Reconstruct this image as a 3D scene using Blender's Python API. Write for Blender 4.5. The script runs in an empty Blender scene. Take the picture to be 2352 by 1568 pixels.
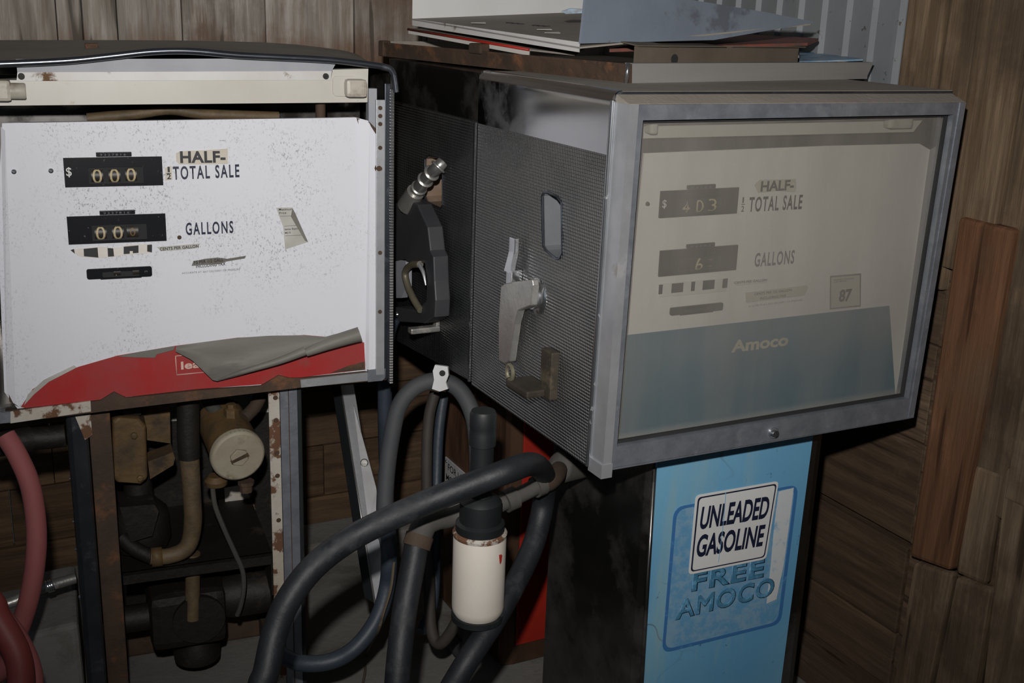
import bpy, bmesh, math, random
from mathutils import Vector, Matrix
random.seed(7)
SC = bpy.context.scene
COL = SC.collection
rad = math.radians

# ------------------------------------------------------------------ camera, light, exposure
cam_d = bpy.data.cameras.new('camera'); cam = bpy.data.objects.new('camera', cam_d); COL.objects.link(cam)
cam_d.sensor_width = 36.0; cam_d.lens = 40.227; cam_d.clip_start = 0.02
RM = Matrix(((0.89022, 0.09995, -0.44444), (-0.45426, 0.26771, -0.84969), (0.03406, 0.9583, 0.28372)))
cam.matrix_world = Matrix.Translation((0, 0, 1.5)) @ RM.to_4x4()
SC.camera = cam
SC.view_settings.view_transform = 'Standard'; SC.view_settings.look = 'None'
SC.view_settings.exposure = 0.0; SC.view_settings.gamma = 1.0; SC.view_settings.use_curve_mapping = False
# the camera's flash: a small bright head above the lens, the only strong light of the photograph
fl_d = bpy.data.lights.new('flash', 'SPOT'); fl = bpy.data.objects.new('flash', fl_d); COL.objects.link(fl)
fl_d.energy = 158; fl_d.color = (1.0, 0.97, 0.94); fl_d.shadow_soft_size = 0.022
fl_d.spot_size = rad(88); fl_d.spot_blend = 1.0
fl.location = Vector((0, 0, 1.5)) + RM @ Vector((-0.05, 0.20, 0.0))
fl.rotation_euler = (Vector((0.95, 1.75, 1.40)) - fl.location).to_track_quat('-Z', 'Y').to_euler()
# faint daylight inside the barn
W = bpy.data.worlds.new('barn_daylight'); SC.world = W; W.use_nodes = True
W.node_tree.nodes['Background'].inputs[0].default_value = (0.62, 0.74, 0.86, 1)
W.node_tree.nodes['Background'].inputs[1].default_value = 0.035
# weak bluish area light behind and to the left of the photographer
dl_d = bpy.data.lights.new('side_daylight', 'AREA'); dl = bpy.data.objects.new('side_daylight', dl_d); COL.objects.link(dl)
dl_d.shape = 'RECTANGLE'; dl_d.size = 2.2; dl_d.size_y = 2.2; dl_d.energy = 5.0; dl_d.color = (0.75, 0.87, 1.0)
dl.location = (-3.4, 0.3, 1.9)
dl.rotation_euler = (Vector((0.8, 1.9, 0.9)) - dl.location).to_track_quat('-Z', 'Y').to_euler()

# ------------------------------------------------------------------ materials
class NT:
    def __init__(s, name):
        s.m = bpy.data.materials.new(name); s.m.use_nodes = True
        s.t = s.m.node_tree; s.n = s.t.nodes; s.b = s.n['Principled BSDF']; s.out = s.n['Material Output']
        s.tc = s.n.new('ShaderNodeTexCoord')
    def link(s, a, b): s.t.links.new(a, b)
    def mapping(s, scale=(1, 1, 1), src='Object'):
        mp = s.n.new('ShaderNodeMapping'); mp.inputs['Scale'].default_value = scale
        s.link(s.tc.outputs[src], mp.inputs['Vector']); return mp.outputs[0]
    def noise(s, scale, detail=6, rough=0.6, stretch=(1, 1, 1)):
        n = s.n.new('ShaderNodeTexNoise'); n.inputs['Scale'].default_value = scale
        n.inputs['Detail'].default_value = detail; n.inputs['Roughness'].default_value = rough
        s.link(s.mapping(stretch), n.inputs['Vector']); return n.outputs['Fac']
    def ramp(s, fac, stops):
        r = s.n.new('ShaderNodeValToRGB'); e = r.color_ramp.elements
        while len(e) < len(stops): e.new(0.5)
        for el, (p, c) in zip(e, stops):
            el.position = p; el.color = (c, c, c, 1) if isinstance(c, (int, float)) else (*c, 1)
        s.link(fac, r.inputs[0]); return r.outputs[0]
    def math(s, op, a, b=None, c=None):
        n = s.n.new('ShaderNodeMath'); n.operation = op
        for i, v in enumerate((a, b, c)):
            if v is None: continue
            if isinstance(v, (int, float)): n.inputs[i].default_value = v
            else: s.link(v, n.inputs[i])
        return n.outputs[0]
    def mix(s, fac, a, b):
        n = s.n.new('ShaderNodeMix'); n.data_type = 'RGBA'
        for i, v in ((0, fac), (6, a), (7, b)):
            if isinstance(v, (int, float)): n.inputs[i].default_value = v
            elif isinstance(v, tuple): n.inputs[i].default_value = (*v, 1)
            else: s.link(v, n.inputs[i])
        return n.outputs[2]
    def bump(s, h, strength=0.3, dist=0.01):
        b = s.n.new('ShaderNodeBump'); b.inputs['Strength'].default_value = strength; b.inputs['Distance'].default_value = dist
        s.link(h, b.inputs['Height']); s.link(b.outputs[0], s.b.inputs['Normal'])
    def sep(s, src='Object'):
        n = s.n.new('ShaderNodeSeparateXYZ'); s.link(s.tc.outputs[src], n.inputs[0]); return n.outputs
    def set(s, col=None, rough=None, metal=None, coat=None, spec=None):
        for k, v in (('Base Color', col), ('Roughness', rough), ('Metallic', metal), ('Coat Weight', coat), ('Specular IOR Level', spec)):
            if v is None: continue
            if isinstance(v, (int, float)): s.b.inputs[k].default_value = v
            elif isinstance(v, tuple): s.b.inputs[k].default_value = (*v, 1)
            else: s.link(v, s.b.inputs[k])

def mk(name, c1, c2=None, scale=6, rough=0.5, metal=0.0, bump=0.0, bscale=40, dirt=None, dscale=5, dpos=0.55, dsoft=0.12,
       dmetal=0.0, stretch=(1, 1, 1), spots=None, sscale=90, spos=0.68, spec=None):
    s = NT(name)
    col = s.mix(s.ramp(s.noise(scale, stretch=stretch), [(0.35, 0.0), (0.65, 1.0)]), c1, c2 or tuple(v * 0.8 for v in c1))
    if dirt:
        f = s.ramp(s.noise(dscale, 8, 0.65, stretch), [(dpos, 0.0), (min(1, dpos + dsoft), 1.0)])
        col = s.mix(f, col, dirt)
        if metal: s.set(metal=s.mix(f, (metal,) * 3, (dmetal,) * 3))
        s.set(rough=s.mix(f, (rough,) * 3, (0.85,) * 3))
    else:
        s.set(rough=rough, metal=metal)
    if spots:
        col = s.mix(s.ramp(s.noise(sscale, 3, 0.7), [(spos, 0.0), (spos + 0.05, 1.0)]), col, spots)
    s.set(col=col, spec=spec)
    if bump: s.bump(s.noise(bscale, 6, 0.6, stretch), bump, 0.004)
    return s.m

def wood(name, c1, c2, axis, tone=0.35, stain=(0.13, 0.06, 0.03), stain_pos=0.56, fine=55, damp=None):
    s = NT(name)
    st = [1.0, 1.0, 1.0]; st[axis] = 0.07
    geo = s.n.new('ShaderNodeNewGeometry')
    rnd = geo.outputs['Random Per Island']
    off = s.n.new('ShaderNodeCombineXYZ')
    for i, k in enumerate((17.0, 31.0, 53.0)): s.link(s.math('MULTIPLY', rnd, k), off.inputs[i])
    add = s.n.new('ShaderNodeVectorMath'); add.operation = 'ADD'
    s.link(s.tc.outputs['Object'], add.inputs[0]); s.link(off.outputs[0], add.inputs[1])
    mp = s.n.new('ShaderNodeMapping'); mp.inputs['Scale'].default_value = st; s.link(add.outputs[0], mp.inputs['Vector'])
    def nz(scale, det=5, ro=0.6, dist=0.0):
        n = s.n.new('ShaderNodeTexNoise'); n.inputs['Scale'].default_value = scale; n.inputs['Detail'].default_value = det
        n.inputs['Roughness'].default_value = ro; n.inputs['Distortion'].default_value = dist
        s.link(mp.outputs[0], n.inputs['Vector']); return n.outputs['Fac']
    wv = s.n.new('ShaderNodeTexWave'); wv.bands_direction = 'DIAGONAL'; wv.inputs['Scale'].default_value = 9.0
    wv.inputs['Distortion'].default_value = 9.0; wv.inputs['Detail'].default_value = 3.0; wv.inputs['Detail Scale'].default_value = 1.3
    s.link(mp.outputs[0], wv.inputs['Vector'])
    col = s.mix(s.ramp(nz(fine, 5, 0.7), [(0.35, 0.0), (0.65, 1.0)]), c1, c2)
    col = s.mix(s.math('MULTIPLY', s.ramp(wv.outputs['Fac'], [(0.55, 0.0), (0.95, 1.0)]), 0.45), col, tuple(v * 0.55 for v in c2))
    col = s.mix(s.math('MULTIPLY', s.ramp(s.noise(3.2, 7, 0.65), [(stain_pos - 0.08, 0.0), (stain_pos + 0.1, 1.0)]), 0.75), col, stain)
    if damp:      # brown damp line soaked up the boards to an uneven height
        zz = s.math('ADD', s.math('MULTIPLY', s.math('SUBTRACT', damp, s.sep()[2]), 5.0), s.math('MULTIPLY', s.math('SUBTRACT', nz(7, 5, 0.7), 0.5), 2.6))
        col = s.mix(s.math('MULTIPLY', s.ramp(zz, [(0.0, 0.0), (0.35, 1.0)]), 0.7), col, stain)
    hv = s.n.new('ShaderNodeHueSaturation')
    s.link(s.math('ADD', s.math('MULTIPLY', rnd, tone * 2), 1.0 - tone), hv.inputs['Value']); s.link(col, hv.inputs['Color'])
    crack = s.ramp(nz(fine * 0.55, 2, 0.5), [(0.30, 1.0), (0.335, 0.0)])
    pale = s.math('MULTIPLY', s.ramp(s.noise(2.3, 6, 0.7), [(0.55, 0.0), (0.70, 1.0)]), s.ramp(nz(fine * 1.6, 3, 0.7), [(0.42, 0.0), (0.62, 1.0)]))
    c3 = s.mix(s.math('MULTIPLY', pale, 0.55), hv.outputs[0], tuple(min(1, v * 1.7 + 0.02) for v in c1))
    c3 = s.mix(s.math('MULTIPLY', crack, 0.7), c3, tuple(v * 0.25 for v in c2))
    s.set(col=c3, rough=0.8, spec=0.2)
    s.bump(nz(fine * 1.3, 4, 0.7), 0.6, 0.005)
    return s.m

def embossed(name, base, pitch=0.0075, ax=(1, 2), dirt=(0.06, 0.05, 0.035)):
    """stainless sheet rolled with a fine staggered lozenge pattern"""
    s = NT(name); xyz = s.sep()
    a = s.math('SINE', s.math('MULTIPLY', s.math('ADD', xyz[ax[0]], xyz[ax[1]]), 2 * math.pi / (pitch * 1.5)))
    b = s.math('SINE', s.math('MULTIPLY', s.math('SUBTRACT', xyz[ax[0]], xyz[ax[1]]), 2 * math.pi / (pitch * 1.5)))
    h = s.math('MULTIPLY', a, b)
    s.bump(h, 0.75, 0.0022)
    f = s.ramp(s.noise(3.0, 6, 0.55), [(0.45, 0.0), (0.80, 0.8)])
    s.set(col=s.mix(f, base, dirt), rough=s.mix(f, (0.27,) * 3, (0.55,) * 3), metal=s.mix(f, (0.95,) * 3, (0.5,) * 3))
    return s.m

M = {}
M['white'] = None
def enamel():
    s = NT('white_enamel')
    big = s.ramp(s.noise(5, 4, 0.6), [(0.42, 0.0), (0.66, 1.0)])
    sm = s.ramp(s.noise(300, 4, 0.8, (1.0, 1.0, 0.6)), [(0.555, 0.0), (0.62, 1.0)])
    spk = s.math('MULTIPLY', s.math('MULTIPLY', big, sm), 0.8)
    col = s.mix(spk, (0.74, 0.75, 0.80), (0.15, 0.13, 0.115))
    rust = s.ramp(s.noise(38, 2, 0.5), [(0.79, 0.0), (0.82, 1.0)])
    col = s.mix(rust, col, (0.28, 0.12, 0.05))
    s.set(col=col, rough=0.22, spec=0.5)
    return s.m
M['enamel'] = enamel()
M['socket'] = mk('grimy_cream_socket', (0.50, 0.47, 0.40), (0.42, 0.385, 0.32), 24, 0.4, dirt=(0.20, 0.155, 0.10), dscale=24, dpos=0.52, dsoft=0.25)
M['lip'] = mk('chipped_white_enamel_lip', (0.62, 0.61, 0.60), (0.55, 0.53, 0.50), 9, 0.4, dirt=(0.14, 0.075, 0.035), dscale=16, dpos=0.60, dsoft=0.06)
M['dial_white'] = mk('dusty_white_dial', (0.78, 0.755, 0.715), (0.72, 0.69, 0.65), 3, 0.6)
M['rest_grime'] = mk('grimy_brown_iron', (0.055, 0.045, 0.032), (0.035, 0.028, 0.02), 16, 0.6, 0.2, 0.3, 60, dirt=(0.10, 0.075, 0.045), dscale=18, dpos=0.58)
M['cream'] = mk('cream_enamel', (0.58, 0.56, 0.51), (0.52, 0.495, 0.435), 5, 0.35, dirt=(0.30, 0.20, 0.11), dscale=9, dpos=0.63, spots=(0.25, 0.11, 0.04), sscale=70, spos=0.73)
M['enamel_dusty'] = mk('dusty_white_enamel', (0.60, 0.575, 0.54), (0.54, 0.51, 0.47), 3, 0.6)
M['greysheet'] = mk('grey_painted_sheet', (0.34, 0.35, 0.38), (0.28, 0.29, 0.32), 8, 0.5)
M['rust'] = mk('rusty_steel', (0.085, 0.05, 0.03), (0.05, 0.032, 0.022), 14, 0.8, 0.1, 0.5, 60, dirt=(0.16, 0.07, 0.03), dscale=16, dpos=0.56)
M['rust_white'] = mk('flaking_white_paint_over_rust', (0.50, 0.47, 0.42), (0.42, 0.36, 0.28), 9, 0.6, 0, 0.3, 60, dirt=(0.13, 0.06, 0.03), dscale=20, dpos=0.5, dsoft=0.05)
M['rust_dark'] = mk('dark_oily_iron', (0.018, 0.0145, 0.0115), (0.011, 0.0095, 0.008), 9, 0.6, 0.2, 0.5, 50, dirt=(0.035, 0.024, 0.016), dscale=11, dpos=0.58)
M['ochre'] = mk('oily_yellow_casting', (0.16, 0.095, 0.035), (0.095, 0.058, 0.025), 9, 0.6, 0.1, 0.5, 45, dirt=(0.035, 0.024, 0.016), dscale=13, dpos=0.46, dsoft=0.2)
M['ochre_pipe'] = mk('grimy_yellow_pipe', (0.145, 0.10, 0.052), (0.085, 0.058, 0.03), 20, 0.6, 0, 0.4, 70, dirt=(0.04, 0.03, 0.02), dscale=9, dpos=0.52, dsoft=0.2)
M['meterface'] = mk('greyed_cream_metal', (0.36, 0.33, 0.25), (0.30, 0.26, 0.19), 12, 0.6, 0.0, 0.3, 60, dirt=(0.17, 0.13, 0.08), dscale=14, dpos=0.58, spots=(0.10, 0.06, 0.03), sscale=60, spos=0.72)
M['dust'] = mk('dusty_sheet_steel', (0.31, 0.278, 0.238), (0.25, 0.224, 0.19), 6, 0.9, 0.0, 0.3, 90, spots=(0.55, 0.52, 0.47), sscale=75, spos=0.72)
M['chrome'] = mk('chrome_trim', (0.62, 0.63, 0.65), (0.5, 0.51, 0.53), 14, 0.2, 0.95, dirt=(0.12, 0.11, 0.10), dscale=26, dpos=0.62)
M['chrome_dark'] = mk('dark_chrome_bead', (0.20, 0.21, 0.24), (0.12, 0.13, 0.155), 10, 0.25, 0.9, dirt=(0.05, 0.052, 0.06), dscale=12, dpos=0.55, dsoft=0.3, dmetal=0.5)
M['zinc'] = mk('mottled_zinc_frame', (0.30, 0.315, 0.35), (0.21, 0.225, 0.255), 26, 0.42, 0.55, 0.15, 80, dirt=(0.11, 0.11, 0.115), dscale=14, dpos=0.58)
M['alu'] = mk('worn_aluminium', (0.47, 0.48, 0.50), (0.38, 0.39, 0.41), 12, 0.42, 0.55, 0.1, 60, dirt=(0.20, 0.18, 0.16), dscale=11, dpos=0.60)
M['cast'] = mk('cast_aluminium', (0.50, 0.49, 0.46), (0.40, 0.39, 0.37), 18, 0.36, 0.75, 0.2, 90, dirt=(0.22, 0.19, 0.15), dscale=14, dpos=0.60)
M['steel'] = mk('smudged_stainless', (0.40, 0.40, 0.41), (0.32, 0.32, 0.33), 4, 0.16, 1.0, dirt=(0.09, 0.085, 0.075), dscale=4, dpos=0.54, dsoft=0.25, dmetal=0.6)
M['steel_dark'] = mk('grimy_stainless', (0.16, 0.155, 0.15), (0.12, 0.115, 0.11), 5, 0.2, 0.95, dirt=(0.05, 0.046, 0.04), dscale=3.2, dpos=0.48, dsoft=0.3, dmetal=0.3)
M['brushed'] = mk('brushed_stainless_rim', (0.32, 0.31, 0.295), (0.27, 0.262, 0.25), 5, 0.45, 0.2, 0.1, 50, stretch=(0.2, 1, 3), dirt=(0.15, 0.14, 0.12), dscale=9, dpos=0.60)
M['steel_brown'] = mk('rust_stained_stainless', (0.13, 0.075, 0.045), (0.08, 0.045, 0.03), 6, 0.35, 0.5, 0.1, 50, stretch=(1, 1, 0.2), dirt=(0.10, 0.045, 0.022), dscale=7, dpos=0.5)
M['emboss'] = embossed('embossed_stainless', (0.52, 0.52, 0.52))
M['emboss_dark'] = embossed('embossed_stainless_grimy', (0.22, 0.225, 0.23), dirt=(0.035, 0.032, 0.028))
M['black'] = mk('black_counter_plate', (0.010, 0.0105, 0.014), (0.007, 0.008, 0.010), 9, 0.3, spots=(0.10, 0.10, 0.10), sscale=150, spos=0.66, spec=0.25)
M['black_in'] = mk('dark_interior', (0.022, 0.022, 0.023), (0.014, 0.014, 0.015), 5, 0.8)
M['wheel'] = mk('dark_number_wheel', (0.035, 0.028, 0.022), (0.02, 0.017, 0.014), 22, 0.45)
M['digit'] = mk('yellowed_digit_paint', (0.52, 0.44, 0.27), (0.42, 0.34, 0.19), 30, 0.6)
M['digit_dim'] = mk('brown_digit_paint', (0.20, 0.12, 0.05), (0.14, 0.09, 0.04), 30, 0.6)
M['whiteink'] = mk('white_ink', (0.70, 0.70, 0.68), None, 30, 0.5)
M['navyink'] = mk('navy_ink', (0.014, 0.018, 0.045), (0.011, 0.014, 0.035), 30, 0.4)
M['blackink'] = mk('black_ink', (0.014, 0.014, 0.017), (0.02, 0.02, 0.022), 30, 0.5)
M['greyink'] = mk('grey_ink', (0.16, 0.16, 0.18), None, 30, 0.5)
M['decal'] = mk('yellowed_paper_decal', (0.60, 0.555, 0.475), (0.54, 0.49, 0.41), 22, 0.55, dirt=(0.25, 0.22, 0.17), dscale=30, dpos=0.66)
M['decal_white'] = mk('white_paper_decal', (0.72, 0.68, 0.63), (0.64, 0.60, 0.55), 22, 0.5)
M['paper_grey'] = mk('greyed_torn_paper', (0.50, 0.49, 0.45), (0.38, 0.37, 0.33), 16, 0.6)
M['film'] = mk('weathered_backing_film', (0.185, 0.177, 0.155), (0.145, 0.138, 0.12), 8, 0.6, 0, 0.15, 40, stretch=(0.35, 1, 1.6), dirt=(0.115, 0.108, 0.095), dscale=10, dpos=0.55)
M['red'] = mk('red_vinyl_band', (0.38, 0.024, 0.024), (0.29, 0.06, 0.056), 6, 0.4, dirt=(0.11, 0.065, 0.045), dscale=5, dpos=0.54, dsoft=0.2)
M['redink'] = mk('pink_outline_ink', (0.72, 0.50, 0.42), None, 30, 0.5)
M['red_panel'] = mk('red_painted_steel', (0.34, 0.022, 0.012), (0.26, 0.018, 0.012), 5, 0.4, dirt=(0.10, 0.04, 0.025), dscale=4, dpos=0.62)
M['dial_blue'] = mk('dial_teal_blue', (0.04, 0.165, 0.25), (0.035, 0.13, 0.19), 4, 0.4)
M['dial_ink'] = mk('dial_beige_ink', (0.55, 0.50, 0.40), None, 30, 0.5)
M['skin_blue'] = None
def blue_panel():
    s = NT('faded_sky_blue_panel')
    col = s.mix(s.ramp(s.noise(3.2, 3, 0.5), [(0.38, 0.0), (0.6, 1.0)]), (0.13, 0.355, 0.57), (0.175, 0.41, 0.59))
    col = s.mix(s.ramp(s.noise(9, 5, 0.7, (1, 1, 0.12)), [(0.56, 0.0), (0.72, 1.0)]), col, (0.24, 0.42, 0.50))
    col = s.mix(s.ramp(s.noise(46, 5, 0.75), [(0.66, 0.0), (0.70, 1.0)]), col, (0.07, 0.17, 0.28))
    vo = s.n.new('ShaderNodeTexVoronoi'); vo.feature = 'DISTANCE_TO_EDGE'; vo.inputs['Scale'].default_value = 4.2
    dn = s.n.new('ShaderNodeTexNoise'); dn.inputs['Scale'].default_value = 5.0
    mx = s.n.new('ShaderNodeMix'); mx.data_type = 'RGBA'; mx.inputs[0].default_value = 0.25
    s.link(s.tc.outputs['Object'], dn.inputs['Vector']); s.link(s.tc.outputs['Object'], mx.inputs[6]); s.link(dn.outputs['Color'], mx.inputs[7])
    s.link(mx.outputs[2], vo.inputs['Vector'])
    cr = s.ramp(vo.outputs['Distance'], [(0.002, 1.0), (0.006, 0.0)])
    cr = s.math('MULTIPLY', cr, s.ramp(s.noise(3, 2), [(0.45, 0.0), (0.6, 1.0)]))
    col = s.mix(s.math('MULTIPLY', cr, 0.7), col, (0.08, 0.07, 0.06))
    s.set(col=col, rough=0.3, spec=0.4)
    return s.m
M['bluepanel'] = blue_panel()
def worn_white(name, c, worn, pos, base=None, sc=26):
    s = NT(name)
    f = s.ramp(s.noise(sc, 7, 0.8), [(pos, 0.0), (pos + 0.12, 1.0)])
    s.set(col=s.mix(f, c, worn), rough=0.4); return s.m
M['ghost'] = worn_white('worn_pale_decal_on_blue', (0.22, 0.38, 0.52), (0.125, 0.32, 0.52), 0.44)
M['ghost_white'] = worn_white('worn_white_decal_strip', (0.60, 0.63, 0.64), (0.24, 0.42, 0.58), 0.56)
M['ghost_border'] = worn_white('worn_blue_decal_border', (0.05, 0.17, 0.40), (0.13, 0.34, 0.57), 0.56)
M['ghost_ink'] = worn_white('worn_dark_blue_ink', (0.06, 0.20, 0.33), (0.15, 0.36, 0.56), 0.50, sc=30)
M['sticker'] = mk('white_vinyl_sticker', (0.72, 0.72, 0.71), (0.68, 0.68, 0.66), 9, 0.3)
M['rubber'] = mk('dusty_black_rubber', (0.008, 0.0095, 0.012), (0.016, 0.018, 0.022), 12, 0.55, 0, 0.25, 60, dirt=(0.045, 0.047, 0.05), dscale=10, dpos=0.56, dsoft=0.2, spots=(0.25, 0.26, 0.27), sscale=34, spos=0.76)
M['rubber_blue'] = mk('dusty_blue_black_rubber', (0.030, 0.042, 0.060), (0.042, 0.055, 0.072), 12, 0.5, 0, 0.2, 60, spots=(0.35, 0.36, 0.37), sscale=20, spos=0.76)
M['rubber_grey'] = mk('dusty_grey_rubber', (0.075, 0.078, 0.082), (0.055, 0.058, 0.064), 10, 0.7)
M['rubber_brown'] = mk('muddy_black_rubber', (0.035, 0.031, 0.027), (0.05, 0.042, 0.034), 12, 0.7)
M['hose_red'] = mk('dusty_red_rubber', (0.30, 0.085, 0.085), (0.24, 0.07, 0.068), 8, 0.75, 0, 0.1, 60)
M['hose_red2'] = mk('dark_red_rubber', (0.20, 0.035, 0.03), (0.15, 0.03, 0.026), 8, 0.55)
M['blackpaint'] = mk('matt_black_paint', (0.008, 0.010, 0.011), (0.012, 0.014, 0.015), 8, 0.55, dirt=(0.022, 0.022, 0.02), dscale=8, dpos=0.6)
M['pipe_grey'] = mk('dusty_grey_pipe', (0.085, 0.08, 0.072), (0.06, 0.056, 0.05), 8, 0.75, 0.1, 0.2, 50)
M['pipe_brown'] = mk('rusty_brown_fitting', (0.075, 0.048, 0.03), (0.05, 0.034, 0.024), 14, 0.8, 0.1, 0.3, 60)
M['canister'] = mk('white_canister_paint', (0.70, 0.65, 0.58), (0.64, 0.58, 0.50), 5, 0.45, dirt=(0.40, 0.33, 0.25), dscale=8, dpos=0.68, spots=(0.22, 0.19, 0.16), sscale=95, spos=0.72)
M['nozzle'] = mk('black_plastic_nozzle', (0.035, 0.037, 0.041), (0.045, 0.046, 0.05), 10, 0.5, dirt=(0.06, 0.055, 0.048), dscale=10, dpos=0.64)
M['brasslever'] = mk('worn_olive_lever', (0.22, 0.20, 0.14), (0.16, 0.14, 0.10), 16, 0.5, 0.4)
M['silver'] = mk('bright_steel_spout', (0.55, 0.54, 0.52), (0.45, 0.44, 0.42), 20, 0.3, 0.85)
M['pocket'] = mk('pocket_back_sheet', (0.24, 0.25, 0.265), (0.19, 0.195, 0.205), 9, 0.4, 0.3)
M['pocket_rust'] = mk('rusty_pocket_sheet', (0.30, 0.24, 0.19), (0.16, 0.09, 0.05), 6, 0.6)
M['galv'] = mk('galvanised_corrugated_steel', (0.25, 0.265, 0.275), (0.21, 0.222, 0.235), 5, 0.5, 0.25, spots=(0.10, 0.09, 0.08), sscale=42, spos=0.66)
M['blue_sheet'] = mk('flaking_blue_sheet', (0.16, 0.33, 0.52), (0.40, 0.48, 0.55), 30, 0.6, dirt=(0.24, 0.22, 0.20), dscale=18, dpos=0.55)
M['bluegrey_sheet'] = mk('blue_grey_painted_flange', (0.20, 0.235, 0.285), (0.17, 0.20, 0.245), 7, 0.42, 0.15, 0.1, 50, dirt=(0.09, 0.10, 0.12), dscale=5, dpos=0.58, dsoft=0.05, spots=(0.13, 0.07, 0.04), sscale=26, spos=0.72)
M['tan_sheet'] = mk('brown_dusty_channel', (0.125, 0.10, 0.075), (0.095, 0.075, 0.055), 9, 0.8)
M['red_sheet'] = mk('red_flaking_sheet', (0.26, 0.07, 0.05), (0.12, 0.07, 0.055), 24, 0.7, dirt=(0.30, 0.27, 0.23), dscale=18, dpos=0.62)
M['concrete'] = mk('dusty_concrete', (0.21, 0.20, 0.185), (0.165, 0.157, 0.143), 4, 0.95, 0, 0.6, 35, dirt=(0.10, 0.088, 0.072), dscale=4, dpos=0.53, spots=(0.38, 0.37, 0.34), sscale=46, spos=0.73)
M['twig'] = mk('dry_vine', (0.12, 0.09, 0.06), None, 20, 0.9)
M['sign'] = mk('grey_white_sign_enamel', (0.50, 0.50, 0.51), None, 20, 0.4)
M['wood_grey'] = wood('weathered_grey_boards', (0.47, 0.43, 0.385), (0.27, 0.225, 0.18), 2, 0.22, (0.17, 0.09, 0.05), 0.56, 55, 1.41)
M['wood_brown'] = wood('brown_planks', (0.145, 0.088, 0.048), (0.085, 0.052, 0.03), 0, 0.25, (0.07, 0.045, 0.03), 0.55)
M['wood_side'] = wood('brown_side_planks', (0.135, 0.09, 0.056), (0.08, 0.052, 0.033), 1, 0.25, (0.075, 0.05, 0.033), 0.52)
M['wood_post'] = wood('rough_brown_boards', (0.20, 0.142, 0.09), (0.115, 0.077, 0.047), 2, 0.22, (0.055, 0.037, 0.024), 0.50)
M['wood_red'] = wood('reddish_stud', (0.17, 0.082, 0.042), (0.115, 0.056, 0.03), 2, 0.1, (0.12, 0.08, 0.05), 0.58)

def pane_glass():
    s = NT('dusty_glass')
    tr = s.n.new('ShaderNodeBsdfTransparent'); tr.inputs[0].default_value = (0.925, 0.93, 0.92, 1)
    df = s.n.new('ShaderNodeBsdfDiffuse'); df.inputs[0].default_value = (0.42, 0.39, 0.35, 1)
    gl = s.n.new('ShaderNodeBsdfGlossy'); gl.inputs['Roughness'].default_value = 0.08
    xyz = s.sep()
    streak = s.noise(14, 4, 0.6, (1, 1, 0.10))
    blot = s.noise(2.6, 4, 0.55)
    d = s.math('ADD', s.math('MULTIPLY', s.ramp(blot, [(0.3, 0.0), (0.7, 1.0)]), 0.10), 0.125)
    d = s.math('ADD', d, s.math('MULTIPLY', s.ramp(streak, [(0.35, 0.0), (0.65, 1.0)]), 0.06))
    low = s.ramp(s.math('ADD', xyz[2], s.math('MULTIPLY', blot, 0.02)), [(0.80, 0.45), (0.835, 0.0)])   # caked dirt line along the sill
    d = s.math('ADD', d, low)
    top = s.ramp(xyz[2], [(1.24, 0.0), (1.335, 0.09)])                                        # cleaner under the top bar
    low_falloff = s.ramp(xyz[2], [(0.86, 0.055), (0.97, 0.0)])                                      # light falloff low down, put in as a thinner dust film
    d = s.math('MINIMUM', s.math('SUBTRACT', s.math('SUBTRACT', d, top), low_falloff), 0.9)
    m1 = s.n.new('ShaderNodeMixShader'); s.link(d, m1.inputs[0]); s.link(tr.outputs[0], m1.inputs[1]); s.link(df.outputs[0], m1.inputs[2])
    m2 = s.n.new('ShaderNodeMixShader'); m2.inputs[0].default_value = 0.05
    s.link(m1.outputs[0], m2.inputs[1]); s.link(gl.outputs[0], m2.inputs[2]); s.link(m2.outputs[0], s.out.inputs[0])
    return s.m
M['glass'] = pane_glass()

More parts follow.
